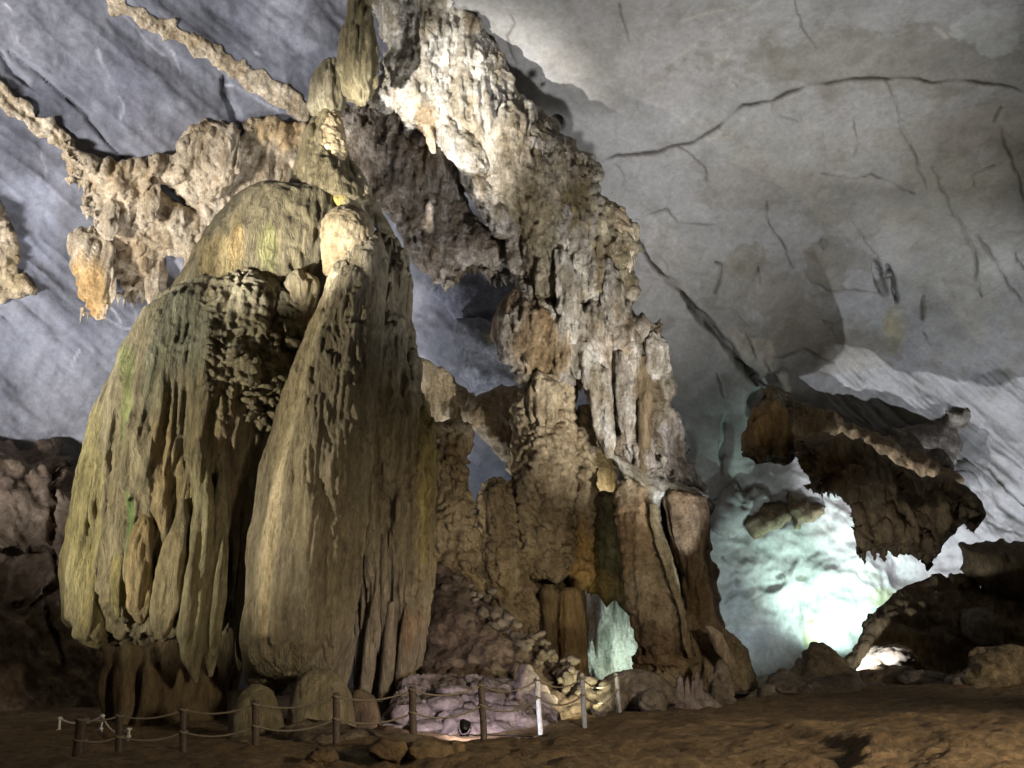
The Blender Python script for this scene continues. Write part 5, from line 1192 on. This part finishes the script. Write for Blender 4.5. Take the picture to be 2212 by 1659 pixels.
for k, (x, y, Yb, w, h, d, lab) in enumerate([
        (835, 1640, 13.3, .75, .42, .6, 'small pale angular stone at the bottom near the flat boulder'),
        (930, 1648, 13.4, .8, .4, .6, 'small grey stone lying beside the egg shaped boulder'),
        (985, 1632, 13.8, .45, .25, .4, 'little grey stone on the mud near the fence post'),
        (690, 1652, 13.0, .6, .3, .5, 'small brown stone at the bottom before the long boulder'),
        (1372, 1530, 23.4, 2.0, 1.25, 1.5, 'big grey boulder under the fluted column'),
        (1322, 1532, 23.0, 1.0, .75, .9, 'rounded grey boulder behind the last fence post'),
        (1412, 1534, 22.4, .9, .7, .8, 'pale angular boulder leaning on the big grey boulder'),
        (1296, 1548, 21.6, .6, .4, .5, 'small grey stone at the base of the last fence post'),
        (1930, 1440, 28.4, 1.5, .95, 1.0, 'brown boulder beside the hidden white lamp'),
        (2010, 1494, 26.0, 1.9, .75, 1.2, 'low dark boulder in the row of floor rocks at the right'),
        (2090, 1530, 24.5, 1.7, 1.0, 1.3, 'lumpy brown boulder at the right before the pitted block'),
        (1700, 1506, 25.0, 1.4, .6, 1.0, 'low brown stone at the foot of the pointed stump'),
        (1880, 1500, 25.6, 1.4, .5, 1.0, 'flat dark stone below the hidden white lamp'),
        (2150, 1560, 20.0, 1.2, .5, .9, 'flat brown stone on the mud near the right edge'),
        (1940, 1530, 22.0, 1.0, .3, .7, 'thin flat stone on the mud at the right')]):
    tag(boulder('boulder', x, y, Yb, w, h, d, M['mud' if k < 4 else 'stone'], 500 + k, None, k * .7, (40, 24), .15, .35, fine=.10), lab, 'boulder')
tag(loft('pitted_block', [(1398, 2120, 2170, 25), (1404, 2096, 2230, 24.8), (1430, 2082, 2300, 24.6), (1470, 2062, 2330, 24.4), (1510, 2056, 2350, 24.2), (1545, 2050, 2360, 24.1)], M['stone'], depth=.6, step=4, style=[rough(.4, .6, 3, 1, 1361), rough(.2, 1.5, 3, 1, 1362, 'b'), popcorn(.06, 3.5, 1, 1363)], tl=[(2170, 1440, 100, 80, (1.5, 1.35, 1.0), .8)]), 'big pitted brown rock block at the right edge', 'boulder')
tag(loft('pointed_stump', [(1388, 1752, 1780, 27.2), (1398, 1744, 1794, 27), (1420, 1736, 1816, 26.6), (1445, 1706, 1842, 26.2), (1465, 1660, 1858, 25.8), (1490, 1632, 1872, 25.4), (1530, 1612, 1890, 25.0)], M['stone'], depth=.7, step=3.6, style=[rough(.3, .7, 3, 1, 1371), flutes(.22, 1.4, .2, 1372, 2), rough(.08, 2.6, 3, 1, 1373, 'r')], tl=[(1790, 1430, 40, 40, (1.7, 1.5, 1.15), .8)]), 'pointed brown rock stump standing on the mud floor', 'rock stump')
tag(loft('tilted_slab', [(1438, 1890, 1950, 27.6), (1444, 1862, 1968, 27.4), (1455, 1846, 1980, 27.2), (1475, 1842, 1976, 27), (1496, 1850, 1960, 26.9)], M['stone'], depth=.7, step=3.6, style=[rough(.25, .8, 3, 1, 1381), rough(.1, 2, 3, 1, 1382, 'b')], tl=[(1910, 1460, 100, 60, (.9, .75, .6), 1)]), 'tilted brown slab right in front of the hidden white lamp', 'rock slab')
LR = tag(loft('lamplit_rock', [(1394, 1886, 1900, 28.9), (1406, 1876, 1904, 28.7), (1425, 1862, 1910, 28.6), (1445, 1848, 1914, 28.5), (1475, 1840, 1920, 28.5)], M['white'], depth=.8, step=3.6, style=[rough(.2, 1.2, 3, 1, 1391), rough(.08, 3, 2, 1, 1392)]), 'small pointed rock glaring white in the light of a hidden lamp', 'rock')
SG = thing('stalagmite_cluster', 'cluster of stubby pale stalagmites beside the big grey boulder', 'stalagmites', foot(1480, 1540, 23.5))
loft('base', [(1488, 1470, 1510), (1500, 1452, 1530), (1520, 1440, 1560), (1548, 1432, 1575)], M['mound'], Y=23.6, depth=.8, step=4, parent=SG, style=[rough(.2, 1.1, 3, 1, 1401, 'b'), rough(.06, 3, 2, 1, 1402)])
for k, (x, y0, y1, w) in enumerate([(1468, 1458, 1515, 22), (1484, 1462, 1515, 16), (1497, 1468, 1512, 14), (1505, 1449, 1510, 18), (1514, 1466, 1512, 13), (1454, 1485, 1520, 16)]):
    loft('stalagmite', [(y0, x - w * .12, x + w * .14), (y0 + 5, x - w * .32, x + w * .3), (y0 + (y1 - y0) * .5, x - w * .42, x + w * .42), (y1, x - w * .6, x + w * .6)], M['mound'], Y=23.2, depth=1, step=3.6, parent=SG, style=[popcorn(.05, 4, 1.2, 1410 + k)], back=1)
tag(loft('jagged_stalagmite', [(1424, 1552, 1562), (1440, 1540, 1572), (1470, 1526, 1580), (1500, 1518, 1588), (1535, 1512, 1596), (1560, 1508, 1602)], M['stone'], Y=24.0, depth=.9, step=4, style=[rough(.3, 1.1, 3, .8, 1421, 'b'), rough(.1, 2.6, 3, 1, 1422, 'r')]), 'jagged dark stalagmite between the pale cluster and the leaning column', 'stalagmite')

# ------------------------------------------------------------------ rope fence
def tube(name, pts, r, mat, parent, n=7, closed=True, twist=0.0):
    pts = [Vector(p) for p in pts]
    vs, fs = [], []
    for i, p in enumerate(pts):
        d = (pts[min(i + 1, len(pts) - 1)] - pts[max(i - 1, 0)]).normalized()
        up = Vector((0, 0, 1)) if abs(d.z) < .9 else Vector((1, 0, 0))
        a = d.cross(up).normalized(); b = a.cross(d)
        rr = r(i / (len(pts) - 1)) if callable(r) else r
        for j in range(n):
            t = 2 * math.pi * j / n + twist * i
            vs.append(p + (a * math.cos(t) + b * math.sin(t)) * rr * (1 + .12 * math.cos(3 * (2 * math.pi * j / n))))
    for i in range(len(pts) - 1):
        for j in range(n):
            j2 = (j + 1) % n
            fs.append((i * n + j, i * n + j2, (i + 1) * n + j2, (i + 1) * n + j))
    k = len(vs)
    vs += [pts[0], pts[-1]]
    tri = []
    for a, b, c, d in fs: tri += [(a, b, c), (a, c, d)]
    for j in range(n):
        j2 = (j + 1) % n
        tri += [(k, j2, j), (k + 1, (len(pts) - 1) * n + j, (len(pts) - 1) * n + j2)]
    return build(name, np.array([tuple(v) for v in vs]), np.array(tri), mat, parent)


def fence(name, label, posts, Ys, mats, sag, rope_m, radius, rope_r=.018):
    """posts: (top x, top y, foot x, foot y) in the picture"""
    base = foot(posts[len(posts) // 2][2], posts[len(posts) // 2][3], Ys[len(posts) // 2])
    F = thing(name, label, 'rope fence', base)
    tops, mids = [], []
    rr = random.Random(2)
    for k, (q, Y) in enumerate(zip(posts, Ys)):
        top = pt(q[0], q[1], Y); bot = pt(q[2], q[3], Y)
        d = (top - bot)
        bot2 = bot - d.normalized() * .35
        n = 10
        P = [bot2 + (top - bot2) * (i / n) + Vector((rr.uniform(-.004, .004), rr.uniform(-.004, .004), 0)) for i in range(n)] + [top - d.normalized() * .02, top]
        po = tube('post', P, lambda t, R=radius[k]: R * (0.8 if t > .995 else 1.0), M[mats[k]], F, 10)
        tp = top - d * .07; md = top - d * .47
        for h in (tp, md):
            ring = [h + Vector((math.cos(t) * radius[k] * 1.12, math.sin(t) * radius[k] * 1.12, .012 * math.sin(2 * t))) for t in np.linspace(0, 2 * math.pi, 15)]
            tube('rope_knot', ring, rope_r * 1.2, M[rope_m], po, 6)
        tops.append(tp); mids.append(md)
    for lst, s in ((tops, sag), (mids, sag * 1.1)):
        for a, b in zip(lst[:-1], lst[1:]):
            L = (b - a).length
            m = max(24, int(L / .05))
            pts = [a + (b - a) * t + Vector((0, 0, -4 * s * L * t * (1 - t))) for t in np.linspace(0, 1, m)]
            tube('rope', pts, rope_r, M[rope_m], F, 6, twist=.5)
    return F


fence('rope_fence', 'long fence of dark wooden posts and two sagging ropes across the front', 
      [(178, 1546, 166, 1660), (258, 1538, 257, 1652), (396, 1525, 396, 1646), (553, 1513, 552, 1632), (727, 1496, 727, 1618), (891, 1482, 893, 1606), (1039, 1473, 1045, 1582), (1160, 1462, 1166, 1558), (1257, 1460, 1262, 1548), (1330, 1454, 1338, 1530)],
      [14.6, 15.0, 15.2, 15.3, 15.4, 15.6, 16.6, 18.2, 19.8, 22.4], ['wood'] * 7 + ['lit_post', 'lit_post_dim', 'lit_post_dim'], .085, 'rope', [.085, .055, .055, .06, .06, .062, .062, .05, .055, .055])
fence('lit_rope_fence', 'short fence of thin white posts and ropes shining at the far left', [(130, 1548, 124, 1612), (222, 1542, 212, 1612), (279, 1573, 276, 1612)], [20.5, 20.0, 18.6], ['ropewhite'] * 3, .10, 'ropewhite', [.03, .028, .028], .022)

# ------------------------------------------------------------------ floodlight on the floor
LPX = pt(1003, 1590, 17.6)
LPX.z = min(LPX.z, LPX.z)
FL = thing('floodlight', 'small dark floodlight on the floor glaring against the pink mound', 'floodlight', tuple(LPX))


def box(name, cx, cy, cz, sx, sy, sz, mat, parent, bev=.12, rx=0.0):
    # rounded box
    import bmesh
    bm = bmesh.new()
    bmesh.ops.create_cube(bm, size=1.0)
    for v in bm.verts: v.co = Vector((v.co.x * sx, v.co.y * sy, v.co.z * sz))
    bmesh.ops.bevel(bm, geom=list(bm.edges), offset=min(sx, sy, sz) * bev, segments=2, affect='EDGES')
    c, s = math.cos(rx), math.sin(rx)
    for v in bm.verts:
        y, z = v.co.y, v.co.z
        v.co = Vector((v.co.x + cx, y * c - z * s + cy, y * s + z * c + cz))
    me = bpy.data.meshes.new(name); bm.to_mesh(me); bm.free()
    me.materials.append(mat)
    o = bpy.data.objects.new(name, me); COL.objects.link(o); o.parent = parent
    return o


AX = Vector((0, math.cos(math.radians(38)), math.sin(math.radians(38))))
HC = LPX + Vector((0, 0, .17))
HS = tube('housing', [HC + AX * t for t in (-.12, -.11, -.05, .03, .08, .09)], lambda t: .04 + .075 * min(1, t * 1.7), M['metal'], FL, 18)
for k in range(5): box('cooling_fin', -.06 + k * .03, -.085, .105, .008, .07, .11, M['metal'], HS, .1, math.radians(-52))
tube('bracket', [LPX + Vector((-.135 * math.cos(t) if 0 < t < math.pi else -.135 * math.cos(t), 0, .17 - .16 * math.sin(t))) for t in np.linspace(0, math.pi, 13)], .010, M['metal'], FL, 6)
box('base_plate', 0, 0, .01, .2, .14, .02, M['metal'], FL)
lens = bpy.data.materials.new('lit_lens'); lens.use_nodes = True
lb = lens.node_tree.nodes['Principled BSDF']; lb.inputs['Emission Color'].default_value = (1, .9, .95, 1); lb.inputs['Emission Strength'].default_value = 25
lb.inputs['Base Color'].default_value = (.9, .9, .9, 1)
tube('lens', [HC + AX * .091, HC + AX * .094], .1, lens, HS, 18)
tube('cable', [LPX + Vector((.1, -.1, .04)), LPX + Vector((.25, -.15, .02)), LPX + Vector((.5, 0, .02)), LPX + Vector((.9, .1, .0)), LPX + Vector((1.4, .4, -.05))], .012, M['metal'], FL, 6)
spot('floodlight_beam', LPX + Vector((0, .12, .30)), pt(1010, 1550, 21), 300, (1, .86, .98), 118, .7, .05, None)

for _o in bpy.data.objects:
    if '_base' in _o: del _o['_base']
